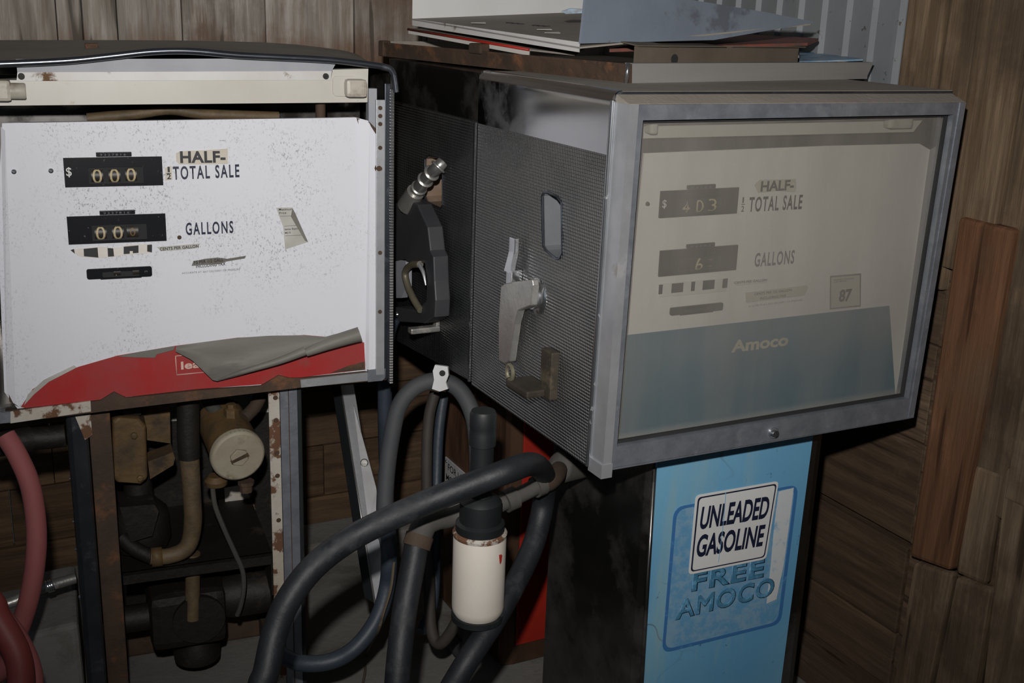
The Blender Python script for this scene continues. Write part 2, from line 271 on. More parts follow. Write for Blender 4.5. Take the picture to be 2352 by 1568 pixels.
# ------------------------------------------------------------------ mesh helpers
class MB:
    def __init__(s): s.bm = bmesh.new()
    def box(s, a, b, bevel=0.0):
        r = bmesh.ops.create_cube(s.bm, size=1.0)
        vs = r['verts']
        for v in vs:
            v.co = Vector([(a[i] + b[i]) / 2 + v.co[i] * (b[i] - a[i]) for i in range(3)])
        if bevel:
            es = list({e for v in vs for e in v.link_edges})
            bmesh.ops.bevel(s.bm, geom=es, offset=bevel, segments=2, affect='EDGES', profile=0.6)
        return s
    def hexa(s, p):       # 8 corners: bottom loop 4, top loop 4
        v = [s.bm.verts.new(q) for q in p]
        for f in ((0, 3, 2, 1), (4, 5, 6, 7), (0, 1, 5, 4), (1, 2, 6, 5), (2, 3, 7, 6), (3, 0, 4, 7)):
            s.bm.faces.new([v[i] for i in f])
        return s
    def prism(s, pts, off):
        """polygon pts (3d loop) extruded by vector off"""
        off = Vector(off); n = len(pts)
        a = [s.bm.verts.new(p) for p in pts]; b = [s.bm.verts.new(Vector(p) + off) for p in pts]
        fs = [s.bm.faces.new(a), s.bm.faces.new(b[::-1])]
        for i in range(n): s.bm.faces.new([a[i], b[i], b[(i + 1) % n], a[(i + 1) % n]])
        s.bm.normal_update()
        bmesh.ops.triangulate(s.bm, faces=fs)
        return s
    def holed(s, outer, holes, off):
        """flat plate with holes, extruded by off"""
        off = Vector(off); loops = [outer] + holes; es = []; vv = []
        for lp in loops:
            v = [s.bm.verts.new(p) for p in lp]; vv.append(v)
            es += [s.bm.edges.new((v[i], v[(i + 1) % len(v)])) for i in range(len(v))]
        g = bmesh.ops.triangle_fill(s.bm, edges=es, use_beauty=True)
        fs = [f for f in g['geom'] if isinstance(f, bmesh.types.BMFace)]
        r = bmesh.ops.extrude_face_region(s.bm, geom=fs, use_keep_orig=True)
        bmesh.ops.translate(s.bm, vec=off, verts=[v for v in r['geom'] if isinstance(v, bmesh.types.BMVert)])
        return s
    def tube(s, pts, r, seg=14, smooth=6, cap=True, closed=False):
        pts = [Vector(p) for p in pts]
        rs = list(r) if isinstance(r, (list, tuple)) else [r] * len(pts)
        P, RR = [], []
        if smooth and len(pts) > 2:
            for i in range(len(pts) - 1):
                p0, p1, p2, p3 = pts[max(i - 1, 0)], pts[i], pts[i + 1], pts[min(i + 2, len(pts) - 1)]
                for k in range(smooth):
                    t = k / smooth
                    P.append(0.5 * ((2 * p1) + (p2 - p0) * t + (2 * p0 - 5 * p1 + 4 * p2 - p3) * t * t + (3 * p1 - p0 - 3 * p2 + p3) * t ** 3))
                    RR.append(rs[i] * (1 - t) + rs[i + 1] * t)
            P.append(pts[-1]); RR.append(rs[-1])
        else: P, RR = pts, rs
        t0 = (P[1] - P[0]).normalized()
        n = t0.orthogonal().normalized(); rings = []
        for i, p in enumerate(P):
            t = (P[min(i + 1, len(P) - 1)] - P[max(i - 1, 0)]).normalized()
            n = (n - t * n.dot(t)).normalized(); b = t.cross(n)
            rings.append([s.bm.verts.new(p + (n * math.cos(2 * math.pi * k / seg) + b * math.sin(2 * math.pi * k / seg)) * RR[i]) for k in range(seg)])
        for a, b in zip(rings, rings[1:]):
            for k in range(seg): s.bm.faces.new([a[k], a[(k + 1) % seg], b[(k + 1) % seg], b[k]]).smooth = True
        if cap: s.bm.faces.new(rings[0][::-1]); s.bm.faces.new(rings[-1])
        return s
    def lathe(s, prof, base, axis=(0, 0, 1), seg=28):
        """prof: list of (radius, height) along axis from base"""
        ax = Vector(axis).normalized(); u = ax.orthogonal().normalized(); w = ax.cross(u); base = Vector(base); rings = []
        for r, h in prof:
            rings.append([s.bm.verts.new(base + ax * h + (u * math.cos(2 * math.pi * k / seg) + w * math.sin(2 * math.pi * k / seg)) * max(r, 1e-4)) for k in range(seg)])
        for a, b in zip(rings, rings[1:]):
            for k in range(seg): s.bm.faces.new([a[k], a[(k + 1) % seg], b[(k + 1) % seg], b[k]]).smooth = True
        s.bm.faces.new(rings[0][::-1]); s.bm.faces.new(rings[-1])
        return s
    def grid(s, f, nu, nv, thick=None):
        g = [[s.bm.verts.new(f(i / nu, j / nv)) for j in range(nv + 1)] for i in range(nu + 1)]
        fs = []
        for i in range(nu):
            for j in range(nv):
                fc = s.bm.faces.new([g[i][j], g[i + 1][j], g[i + 1][j + 1], g[i][j + 1]]); fc.smooth = True; fs.append(fc)
        s.bm.normal_update()
        if thick: bmesh.ops.solidify(s.bm, geom=fs, thickness=thick)
        return s
    def build(s, name, mat, parent=None, loc=(0, 0, 0)):
        bmesh.ops.recalc_face_normals(s.bm, faces=s.bm.faces)
        for e in s.bm.edges:
            if len(e.link_faces) == 2 and e.calc_face_angle(0.0) > 0.7: e.smooth = False
        me = bpy.data.meshes.new(name); s.bm.to_mesh(me); s.bm.free()
        me.materials.append(M[mat] if isinstance(mat, str) else mat)
        o = bpy.data.objects.new(name, me); COL.objects.link(o)
        # smooth tubes keep crisp caps
        o.parent = parent; o.location = loc
        return o

def tag(o, label, cat, group=None, kind=None):
    o['label'] = label; o['category'] = cat
    if group: o['group'] = group
    if kind: o['kind'] = kind
    return o
def thing(name, label, cat, loc=(0, 0, 0), rz=0.0, group=None):
    o = bpy.data.objects.new(name, None); COL.objects.link(o); o.empty_display_size = 0.1
    o.location = loc; o.rotation_euler = (0, 0, rz); return tag(o, label, cat, group)
def struct(o): o['kind'] = 'structure'; return o
def rrect(x0, z0, x1, z1, r, n=5):
    out = []
    for cx, cz, a0 in ((x1 - r, z1 - r, 0), (x0 + r, z1 - r, 90), (x0 + r, z0 + r, 180), (x1 - r, z0 + r, 270)):
        for k in range(n + 1):
            a = rad(a0 + 90 * k / n); out.append((cx + r * math.cos(a), cz + r * math.sin(a)))
    return out
def text(s, name, parent, o, u, v, w, h, mat, bold=0.0, shear=0.0, lift=0.0006, fat=0.0, space=1.0):
    """lettering filling a w x h box whose lower-left corner is o, along u (reading direction) and v (up)"""
    cu = bpy.data.curves.new(name, 'FONT'); cu.body = s; cu.size = 1.0; cu.offset = bold; cu.resolution_u = 4; cu.shear = shear; cu.space_character = space
    if fat: cu.bevel_depth = fat; cu.bevel_resolution = 0
    t = bpy.data.objects.new(name, cu); COL.objects.link(t)
    bpy.context.view_layer.update()
    me = bpy.data.meshes.new_from_object(t.evaluated_get(bpy.context.evaluated_depsgraph_get()))
    bpy.data.objects.remove(t); bpy.data.curves.remove(cu)
    xs = [p.co.x for p in me.vertices]; ys = [p.co.y for p in me.vertices]
    x0, x1, y0, y1 = min(xs), max(xs), min(ys), max(ys)
    u = Vector(u).normalized(); v = Vector(v).normalized(); nrm = u.cross(v); o = Vector(o)
    for p in me.vertices:
        p.co = o + u * ((p.co.x - x0) / (x1 - x0) * w) + v * ((p.co.y - y0) / (y1 - y0) * h) + nrm * (lift + p.co.z * 0.002)
    me.materials.clear(); me.materials.append(M[mat])
    ob = bpy.data.objects.new(name, me); COL.objects.link(ob); ob.parent = parent
    return ob
X, Y, Z = Vector((1, 0, 0)), Vector((0, 1, 0)), Vector((0, 0, 1))

# ================================================================== SETTING
WX, BY = 1.80, 2.95           # right wall plane, back wall plane
b = MB(); b.grid(lambda u, v: (-2.5 + 4.6 * u, -1.0 + 4.2 * v, 0.004 * math.sin(9 * u) * math.sin(7 * v) - 0.004), 24, 24, None)
struct(b.build('floor', 'concrete'))
b = MB()                       # back wall: upright grey boards above, brown planks below
xs = [-1.6, -1.38, -1.2, -0.98, -0.78, -0.55, -0.36, -0.1, 0.12, 0.315, 0.372, 0.45, 0.602, 0.81, 1.045, 1.25, 1.47, 1.68, 1.93]
for x0, x1 in zip(xs, xs[1:]):
    dz = random.uniform(-0.004, 0.004)
    b.box((x0 + 0.0015, BY + dz, 0.60), (x1 - 0.0015, BY + 0.03 + dz, 2.5), 0.0015)
struct(b.build('wall_back', 'wood_grey'))
b = MB()
for z0, z1 in ((-0.02, 0.115), (0.115, 0.272), (0.272, 0.435), (0.435, 0.60)):
    xx = -1.6
    while xx < 1.9:
        x2 = min(xx + random.uniform(0.7, 1.4), 1.93)
        b.box((xx + 0.001, BY - 0.012 + random.uniform(0, .006), z0 + 0.002), (x2 - 0.001, BY + 0.02, z1 - 0.002), 0.002); xx = x2
struct(b.build('wall_back_planks', 'wood_brown'))
b = MB().box((-1.6, BY - 0.035, 0.585), (1.9, BY - 0.004, 0.63), 0.004)
struct(b.build('trim_1', 'pipe_grey'))
b = MB().box((0.2, BY - 0.16, -0.02), (1.9, BY - 0.015, 0.04), 0.012)
struct(b.build('trim_2', 'concrete'))
b = MB()                       # right wall: level planks, low down
for z0, z1 in ((-0.02, 0.2), (0.2, 0.409), (0.419, 0.645), (0.645, 0.86), (0.86, 1.03)):
    b.box((WX + random.uniform(0, 0.008), 0.2, z0 + 0.0015), (WX + 0.035, 1.579, z1 - 0.0015), 0.003)
    b.box((WX + random.uniform(0, 0.008), 1.581, z0 + 0.0015), (WX + 0.035, 2.96, z1 - 0.0015), 0.003)
struct(b.build('wall_right', 'wood_side'))
b = MB().box((WX + 0.034, 0.2, 0.39), (WX + 0.04, 2.96, 0.44)); struct(b.build('wall_right_batten', 'alu'))
b = MB()                       # upright boards nailed above
ys = [1.748, 1.651, 1.572, 1.46, 1.345, 1.23, 1.09, 0.95, 0.76, 0.57]
for i, (a, c) in enumerate(zip(ys, ys[1:])):
    b.box((WX - 0.03 + 0.012 * (i % 2), c + 0.001, 0.93 + 0.05 * (i % 3) - (0.35 if i > 2 else 0)), (WX + 0.004, a - 0.001, 2.4), 0.004)
struct(b.build('wall_right_boards', 'wood_post'))
b = MB()                       # corrugated steel sheet farther along
prof = []; y = 1.748
while y < 3.0:
    prof += [(y, 0.0), (y + 0.030, 0.0), (y + 0.036, -0.012), (y + 0.046, -0.012), (y + 0.052, 0.0)]; y += 0.0762
for (y0, d0), (y1, d1) in zip(prof, prof[1:]):
    b.hexa([(WX + d0, y0, 0.9), (WX + d1, y1, 0.9), (WX + d1 + 0.002, y1, 0.9), (WX + d0 + 0.002, y0, 0.9),
            (WX + d0, y0, 2.4), (WX + d1, y1, 2.4), (WX + d1 + 0.002, y1, 2.4), (WX + d0 + 0.002, y0, 2.4)])
struct(b.build('wall_right_corrugated', 'galv'))
b = MB().box((WX - 0.07, 0.2, -0.02), (WX - 0.001, 2.94, 0.075), 0.006)
struct(b.build('trim_9', 'wood_side'))
def stud(n, pts, t, mat):      # board standing proud of the right wall; pts = its outline on the plane x
    bb = MB().prism(pts, (t, 0, 0)); o = bb.build('trim_%d' % n, mat)
    bv = o.modifiers.new('edge', 'BEVEL'); bv.width = 0.008; bv.segments = 2; bv.limit_method = 'ANGLE'; bv.angle_limit = rad(50)
    return struct(o)
stud(3, [(1.76, 1.5369, 1.1368), (1.76, 1.4142, 1.1344), (1.76, 1.4168, 0.8552), (1.76, 1.4329, 0.4335), (1.76, 1.5387, 0.4164), (1.76, 1.5383, 0.827)], 0.037, 'wood_red')
stud(4, [(1.775, 1.5355, 0.4048), (1.775, 1.4372, 0.4243), (1.775, 1.454, 0.0841), (1.775, 1.5447, 0.027)], 0.022, 'wood_post')
stud(5, [(1.785, 1.4237, 1.1043), (1.785, 1.3845, 1.0999), (1.785, 1.3454, 0.9079), (1.785, 1.3511, 0.6738), (1.785, 1.4379, 0.6654), (1.785, 1.4297, 0.9006)], 0.014, 'wood_post')
stud(6, [(1.78, 1.4281, 0.6653), (1.78, 1.3642, 0.6694), (1.78, 1.3611, 0.4328), (1.78, 1.434, 0.4248)], 0.018, 'wood_post')
stud(7, [(1.772, 1.4245, 0.4253), (1.772, 1.3404, 0.4383), (1.772, 1.3374, 0.1583), (1.772, 1.4407, 0.0933)], 0.026, 'wood_post')
stud(8, [(1.775, 1.3557, 0.6896), (1.775, 1.2509, 0.6962), (1.775, 1.1832, 0.2544), (1.775, 1.32, 0.1684)], 0.026, 'wood_post')

# ================================================================== SHARED PUMP PARTS
PW, PD, PB, PT = 0.75, 0.472, 0.757, 1.3745
def numerals(counter, s, xs, z, w, h, y, mat, wheel_w, wheel_h):
    for ch, x in zip(s, xs):
        d = MB().lathe([(wheel_h * 0.5, 0), (wheel_h * 0.5, wheel_w)], (x - (wheel_w - w) / 2, y + wheel_h * 0.38, z + h / 2), (1, 0, 0), 20).build('number_wheel', 'wheel', counter)
        if ch.strip():
            t = text(ch, 'numeral', counter, (x, y, z), X, Z, w, h, mat, 0.0, 0, 0.0)
            for p in t.data.vertices:
                dz = p.co.z - (z + h / 2); r = wheel_h * 0.5 + 0.0006
                p.co.y = y + wheel_h * 0.38 - math.sqrt(max(r * r - dz * dz, 0))
def counter_window(name, parent, x0, z0, x1, z1, y, mat='black', r=0.0):
    out = [(a, y - 0.004, c) for a, c in (rrect(x0, z0, x1, z1, r) if r else [(x0, z0), (x1, z0), (x1, z1), (x0, z1)])]
    ix0, ix1 = x0 + (x1 - x0) * 0.24, x1 - (x1 - x0) * 0.2
    iz0, iz1 = z0 + (z1 - z0) * 0.08, z0 + (z1 - z0) * 0.66
    c = MB().holed(out, [[(ix0, y - 0.004, iz0), (ix1, y - 0.004, iz0), (ix1, y - 0.004, iz1), (ix0, y - 0.004, iz1)]], (0, 0.0035, 0)).build(name, mat, parent)
    MB().box((ix0 - 0.004, y - 0.0004, iz0 - 0.004), (ix1 + 0.004, y + 0.0, iz1 + 0.004)).build('window_back', 'black_in', c)
    return c, (ix0, iz0, ix1, iz1)
def decal(name, parent, pts, mat, t=0.0006):
    """thin paper on a dial: pts on the dial plane facing -y"""
    return MB().prism(pts, (0, t, 0)).build(name, mat, parent)

# ================================================================== RIGHT PUMP
GP = 'fuel pumps stored in the barn corner'
R = thing('fuel_pump', 'stainless fuel pump with dusty framed glass door and sky blue lower front', 'fuel pump', (0.95, 1.51, 0), 0, GP)
XR = 0.715
def head_shell(P, side_lo, xr, depth, back_drop=0.0, mat='steel'):
    # top, back, right side, bottom and the smooth upper band of the left side
    s = MB()
    s.box((0.012, 0.0, PT - 0.004), (xr, depth, PT))
    s.box((xr - 0.003, 0.0, PB), (xr, depth, PT - 0.002))
    s.box((0.0, depth - 0.003, PB - back_drop), (xr, depth, PT))
    s.prism([(0, 0.0, PB), (xr, 0.0, PB), (xr, depth, PB - back_drop), (0, depth, PB - back_drop)], (0, 0, 0.003))
    return s.build('head_shell', mat, P)
sh = head_shell(R, 0, XR, PD, 0.0)
MB().box((0.012, 0.0, PT), (XR, PD, PT + 0.0012)).build('top_plate', 'dust', R)
MB().tube([(0.004 + 0.010 * (1 - math.cos(a)), 0.001, PT - 0.012 + 0.012 * math.sin(a)) for a in [rad(q) for q in (0, 30, 60, 90)]], 0.003, 8, 0).build('corner_bead', 'chrome', R)
s = MB().grid(lambda u, v: (0.0 + 0.014 * (1 - math.cos(rad(90 * max(0, v * 4 - 3)))) if v > 0.75 else 0.0, 0.0 + PD * u,
    1.279 + (PT - 0.014 - 1.279) * min(v / 0.75, 1) + 0.014 * math.sin(rad(90 * max(0, v * 4 - 3)))), 4, 16, 0.003)
s.build('side_band', 'steel', R)
# embossed side panel with nozzle pocket
slot = [(0, 0.2002, 1.1905), (0, 0.1881, 1.1932), (0, 0.1545, 1.1911), (0, 0.1374, 1.1836), (0, 0.1279, 1.0995), (0, 0.1359, 1.0888), (0, 0.1476, 1.0849), (0, 0.1853, 1.0923), (0, 0.1952, 1.098), (0, 0.2058, 1.1829)]
slot = [(-0.003, p[1], p[2]) for p in slot]
MB().holed([(-0.003, 0.004, PB), (-0.003, PD - 0.002, PB), (-0.003, PD - 0.002, 1.279), (-0.003, 0.004, 1.279)], [slot], (0.003, 0, 0)).build('side_panel', 'emboss', R)
pk = MB()
for i in range(len(slot)):
    a, c = Vector(slot[i]), Vector(slot[(i + 1) % len(slot)])
    pk.bm.faces.new([pk.bm.verts.new(q) for q in (a, c, c + Vector((0.05, 0, 0)), a + Vector((0.05, 0, 0)))])
ys_ = [p[1] for p in slot]; zs_ = [p[2] for p in slot]
pk.box((0.046, min(ys_) - 0.01, min(zs_) - 0.01), (0.049, max(ys_) + 0.01, max(zs_) + 0.01))
pk.build('nozzle_pocket', 'pocket', R)
MB().tube([(-0.004, p[1], p[2]) for p in slot] + [(-0.004, slot[0][1], slot[0][2])], 0.0022, 8, 0).build('pocket_rim', 'chrome_dark', R)
# reset handle
hb = Vector((0, 0.2094, 1.0042))
MB().lathe([(0.034, 0.0), (0.034, -0.004), (0.030, -0.008), (0.020, -0.009)], hb, (1, 0, 0), 32).build('handle_collar', 'chrome', R)
hd = MB()
hp = [(-0.028, 0.3051, 1.0023), (-0.028, 0.2915, 1.0104), (-0.028, 0.1878, 1.0421), (-0.028, 0.1838, 1.0322), (-0.028, 0.1871, 0.9947), (-0.028, 0.2334, 0.9735),
      (-0.028, 0.2449, 0.9455), (-0.028, 0.2602, 0.8711), (-0.028, 0.2807, 0.86), (-0.028, 0.3042, 0.8598), (-0.028, 0.311, 0.9321)]
hd.prism(hp, (0.014, 0, 0))
o = hd.build('reset_handle', 'cast', R)
bv = o.modifiers.new('edge', 'BEVEL'); bv.width = 0.0025; bv.segments = 3; bv.limit_method = 'ANGLE'; bv.angle_limit = rad(60)
MB().lathe([(0.022, 0.0), (0.022, 0.016)], hb + Vector((-0.017, 0.0, 0.0)), (1, 0, 0), 28).build('handle_hub', 'chrome', o)
# switch lever above the handle
lv = MB()
a = Vector((-0.012, 0.2791, 1.0971)); lw = 0.011
lv.box((-0.022, a.y - lw, a.z - 0.028), (-0.012, a.y + lw, a.z), 0.002)
lv.hexa([(-0.030, a.y - lw, a.z - 0.062), (-0.020, a.y - lw, a.z - 0.062), (-0.020, a.y + lw, a.z - 0.062), (-0.030, a.y + lw, a.z - 0.062),
         (-0.022, a.y - lw * .8, a.z - 0.026), (-0.012, a.y - lw * .8, a.z - 0.026), (-0.012, a.y + lw * .8, a.z - 0.026), (-0.022, a.y + lw * .8, a.z - 0.026)])
lv.box((-0.026, a.y - lw, a.z - 0.088), (-0.003, a.y + lw, a.z - 0.058), 0.002)
lv.build('switch_lever', 'chrome', R)
# hose hook with its bracket
hk = MB()
h0 = Vector((0, 0.1362, 0.8446))
hk.box((-0.02, h0.y - 0.016, h0.z - 0.005), (-0.003, h0.y + 0.022, h0.z + 0.082), 0.003)
hk.box((-0.055, h0.y + 0.004, h0.z - 0.004), (-0.003, h0.y + 0.085, h0.z + 0.010), 0.004)
hk.build('nozzle_rest', 'rest_grime', R)
MB().tube([(-0.05, h0.y + 0.078 + 0.012 * math.cos(q), h0.z + 0.022 + 0.014 * math.sin(q)) for q in [rad(30 * k - 60) for k in range(12)]], 0.004, 8, 0).build('rest_loop', 'brasslever', R)
# door: frame that stands proud of the head, tapering slightly towards the bottom
D0, D1 = -0.04, -0.002
oTL, oTR, oBR, oBL = (0.002, 1.360), (0.707, 1.358), (0.688, 0.767), (-0.006, 0.772)
iTL, iTR, iBR, iBL = (0.029, 1.336), (0.683, 1.337), (0.670, 0.808), (0.020, 0.808)
door = MB().holed([(x, D0, z) for x, z in (oTL, oTR, oBR, oBL)], [[(x, D0, z) for x, z in (iTL, iTR, iBR, iBL)]], (0, 0.012, 0)).build('door', 'zinc', R)
# separate mitred bars
def bar(name, a, b_, c, d, y0, y1, mat, par):
    return MB().hexa([(a[0], y0, a[1]), (b_[0], y0, b_[1]), (b_[0], y1, b_[1]), (a[0], y1, a[1]), (d[0], y0, d[1]), (c[0], y0, c[1]), (c[0], y1, c[1]), (d[0], y1, d[1])]).build(name, mat, par)
bar('frame_side', (-0.0065, 0.772), (0.010, 0.772), (0.0185, 1.360), (0.0015, 1.360), -0.0425, D1, 'alu', door)
bar('frame_side', (0.675, 0.768), (0.6885, 0.767), (0.7075, 1.358), (0.694, 1.358), -0.0415, D1, 'zinc', door)
MB().hexa([(0.003, D0, 1.3595), (0.706, D0, 1.3585), (0.706, D1, 1.3585), (0.003, D1, 1.3595), (0.003, D0, 1.3605), (0.706, D0, 1.3590), (0.712, D1, 1.3705), (0.003, D1, 1.3715)]).build('frame_top_dust', 'dust', door)
MB().box((0.003, D0 + 0.002, 1.345), (0.706, D1, 1.3594)).build('frame_top', 'zinc', door)
bar('frame_bottom', (-0.006, 0.767), (0.688, 0.765), (0.688, 0.785), (-0.006, 0.787), D0 + 0.002, D1, 'zinc', door)
MB().tube([(-0.0015, -0.0005, PT - 0.012), (-0.0095, -0.0005, 0.764)], 0.0045, 10, 0).build('corner_trim', 'chrome', R)
MB().tube([(0.012, 0.0005, PT - 0.0015), (XR, 0.0005, PT - 0.002)], 0.0025, 10, 0).build('corner_trim', 'chrome_dark', R)
c0 = MB(); c0.hexa([(-0.010, -0.044, 0.757), (0.011, -0.044, 0.757), (0.011, -0.002, 0.757), (-0.010, -0.002, 0.757), (-0.0095, -0.044, 0.781), (0.0115, -0.044, 0.781), (0.0115, -0.002, 0.781), (-0.0095, -0.002, 0.781)])
c0.build('corner_foot', 'alu', door)
gk = MB().holed([(x, -0.0275, z) for x, z in ((iTL[0] - .002, iTL[1] + .002), (iTR[0] + .002, iTR[1] + .002), (iBR[0] + .002, iBR[1] - .002), (iBL[0] - .002, iBL[1] - .002))],
   [[(x, -0.0275, z) for x, z in ((iTL[0] + .005, iTL[1] - .005), (iTR[0] - .005, iTR[1] - .005), (iBR[0] - .005, iBR[1] + .005), (iBL[0] + .005, iBL[1] + .005))]], (0, 0.006, 0))
gk.build('gasket', 'black_in', door)
MB().prism([(x, -0.022, z) for x, z in (iTL, iTR, iBR, iBL)], (0, 0.004, 0)).build('glass_pane', 'glass', door)
lk = Vector((0.3467, -0.04, 0.7858))
k = MB().lathe([(0.010, 0), (0.010, -0.004), (0.0065, -0.009)], lk, (0, 1, 0), 20).build('lock', 'chrome', door)
MB().box((lk.x - 0.0012, lk.y - 0.0096, lk.z - 0.005), (lk.x + 0.0012, lk.y - 0.0088, lk.z + 0.005)).build('keyhole', 'black_in', k)
# dial behind the glass
DY = 0.03
pts = [(0.0823, 0.03, 1.2762), (0.463, 0.03, 1.2789), (0.6836, 0.03, 1.2776), (0.7145, 0.03, 1.2649), (0.7281, 0.03, 1.2404), (0.7239, 0.03, 0.7596), (0.0612, 0.03, 0.7564)]
pts = [(p[0], DY, p[2]) for p in pts]
dial = MB().prism(pts, (0, 0.02, 0)).build('dial_panel', 'dial_white', R)
MB().prism([(0.05, 0.035, 0.775), (0.70, 0.035, 0.775), (0.70, 0.035, 1.35), (0.05, 0.035, 1.35)], (0, 0.01, 0)).build('inner_back', 'black_in', R)
db = [(0.0673, 0.0285, 0.9747), (0.6603, 0.0285, 0.973), (0.7132, 0.0285, 0.766), (0.062, 0.0285, 0.7568)]
MB().prism(db, (0, 0.0014, 0)).build('blue_band', 'dial_blue', dial)
p0 = Vector((0.2911, 0.028, 0.92)); p1 = Vector((0.4194, 0.028, 0.9391))
text('Amoco', 'lettering', dial, (p0.x, 0.0275, p0.z), X, Z, p1.x - p0.x, p1.z - p0.z + 0.004, 'dial_ink', 0.035)
def place(q): return q
# counters on the right dial
def box_px(a, b_): return a[0], min(a[2], b_[2]), b_[0], max(a[2], b_[2])
def pump_counters(par, y, sale, gallons, A, B, dg, tiny):
    """A, B: (x0, z0, x1, z1) of the sale and gallons plates"""
    for (x0, z0, x1, z1), s, nm in ((A, sale, 'sale_counter'), (B, gallons, 'gallons_counter')):
        c, (i0, j0, i1, j1) = counter_window(nm, par, x0, z0, x1, z1, y)
        W_, H_ = x1 - x0, z1 - z0
        if nm == 'sale_counter':
            text('$', 'dollar_sign', c, (x0 + W_ * 0.02, y - 0.004, z0 + H_ * 0.34), X, Z, W_ * 0.055, H_ * 0.34, 'whiteink', 0.01)
        numerals(c, s[:2], [x0 + W_ * 0.28, x0 + W_ * 0.455], z0 + H_ * 0.10, W_ * 0.095, H_ * 0.50, y - 0.001, dg, W_ * 0.12, H_ * 0.6)
        if nm == 'sale_counter': numerals(c, s[2], [x0 + W_ * 0.625], z0 + H_ * 0.12, W_ * 0.095, H_ * 0.50, y - 0.001, dg, W_ * 0.12, H_ * 0.6)
        else: numerals(c, s[2], [x0 + W_ * 0.625], z0 + H_ * 0.22, W_ * 0.055, H_ * 0.30, y - 0.001, 'digit_dim', W_ * 0.12, H_ * 0.6)
        tw = MB().box((x0 + W_ * 0.33, y - 0.004, z1 + 0.001), (x0 + W_ * 0.69, y, z1 + H_ * 0.17), 0.001).build('totalizer', 'black', par)
        text(tiny, 'numeral', tw, (x0 + W_ * 0.37, y - 0.0041, z1 + H_ * 0.05), X, Z, W_ * 0.26, H_ * 0.07, 'greyink')
a0, a1 = (0.1176, 0.03, 1.1643), (0.2754, 0.03, 1.2183)
b0, b1 = (0.1251, 0.03, 1.0653), (0.2847, 0.03, 1.1189)
pump_counters(dial, DY, '403', '161', (a0[0], a0[2] + 0.006, a1[0], a1[2] - 0.004), (b0[0], b0[2] + 0.006, b1[0], b1[2] - 0.004), 'digit', '0 4 1 8 2')
def T_R(s, a, c, mat, bold=0.0, shear=0.0):
    w = c[0] - a[0]
    return text(s, 'lettering', dial, (a[0], DY - 0.0006, a[2]), X, Z, w, c[2] - a[2], mat, bold, shear)
def TX(s, a, c, hh, mat, bold=0.0):      # a = lower-left, c = lower-right, hh = height
    u = Vector((c[0] - a[0], 0, c[2] - a[2]))
    return text(s, 'lettering', dial, (a[0], DY - 0.0006, a[2]), u, Z, u.length, hh, mat, bold, 0.0, 0.0006, 0.0, 1.2)
TX('TOTAL SALE', (0.3022, 0.03, 1.1702), (0.4192, 0.03, 1.1697), 0.026, 'blackink', 0.022)
TX('GALLONS', (0.3259, 0.03, 1.0723), (0.4145, 0.03, 1.0722), 0.025, 'greyink', 0.022)
a = (0.2872, 0.03, 1.1717); text('1', 'lettering', dial, (a[0], DY - 0.0006, a[2] + 0.015), X, Z, 0.003, 0.010, 'blackink', 0.01); text('2', 'lettering', dial, (a[0] - 0.001, DY - 0.0006, a[2]), X, Z, 0.006, 0.010, 'blackink', 0.01)
MB().box((a[0] - 0.0015, DY - 0.0012, a[2] + 0.0121), (a[0] + 0.006, DY - 0.0006, a[2] + 0.0131)).build('fraction_bar', 'blackink', dial)
hs = [(0.3096, 0.0285, 1.2165), (0.3198, 0.0285, 1.225), (0.3989, 0.0285, 1.2235), (0.4022, 0.0285, 1.206), (0.4, 0.0285, 1.2007), (0.36, 0.0285, 1.2047), (0.3196, 0.0285, 1.2026)]
hd_ = decal('half_decal', dial, hs, 'decal')
a, c = (0.3231, 0.0285, 1.2047), (0.3954, 0.0285, 1.2062)
text('HALF-', 'lettering', hd_, (a[0], 0.0284, a[2]), X, Z, c[0] - a[0], 0.018, 'blackink', 0.03)
st = [(0.1264, 0.0285, 1.0581), (0.2412, 0.0285, 1.0574), (0.2699, 0.0285, 1.0575), (0.2696, 0.0285, 1.0343), (0.207, 0.0285, 1.0341), (0.1301, 0.0285, 1.0353)]
sd = decal('price_strip', dial, st, 'decal_white')
for q0, q1 in ((1512, 1520), (1541, 1567), (1586, 1594), (1613, 1640), (1660, 1671)):
    l, h_ = (0.1281, 0.0285, 1.0385), (0.27, 0.0285, 1.0559)
    fx = lambda q: l[0] + (q - 1512) / 159 * (h_[0] - l[0])
    MB().box((fx(q0), 0.0275, l[2] + 0.002), (fx(q1), 0.0285, l[2] + 0.018)).build('price_block', 'blackink', sd)
a, c = (0.1543, 0.0285, 1.0012), (0.2639, 0.0285, 1.0176)
pc, _ = counter_window('price_counter', dial, a[0], a[2], c[0], c[2] - 0.003, DY, 'black', 0.003)
d1 = [(0.2819, 0.0285, 1.0496), (0.3603, 0.0285, 1.0489), (0.3563, 0.0285, 1.0421), (0.2894, 0.0285, 1.042)]
e1 = decal('torn_decal', dial, d1, 'decal_white')
a, c = (0.2852, 0.0285, 1.0454), (0.3559, 0.0285, 1.0453); text('CENTS PER GALLON', 'lettering', e1, (a[0], 0.0284, a[2]), (c[0] - a[0], 0, c[2] - a[2]), Z, c[0] - a[0], 0.0045, 'greyink', 0.02)
d2 = [(0.3118, 0.0285, 1.0276), (0.449, 0.0285, 1.0299), (0.4536, 0.0285, 1.0255), (0.4475, 0.0285, 1.0115), (0.3159, 0.0285, 1.0092)]
e2 = decal('torn_decal', dial, d2, 'decal')
for s, yy in (('CENTS PER 1/2 GALLON', 676), ('INCLUDING TAX', 685)):
    pass
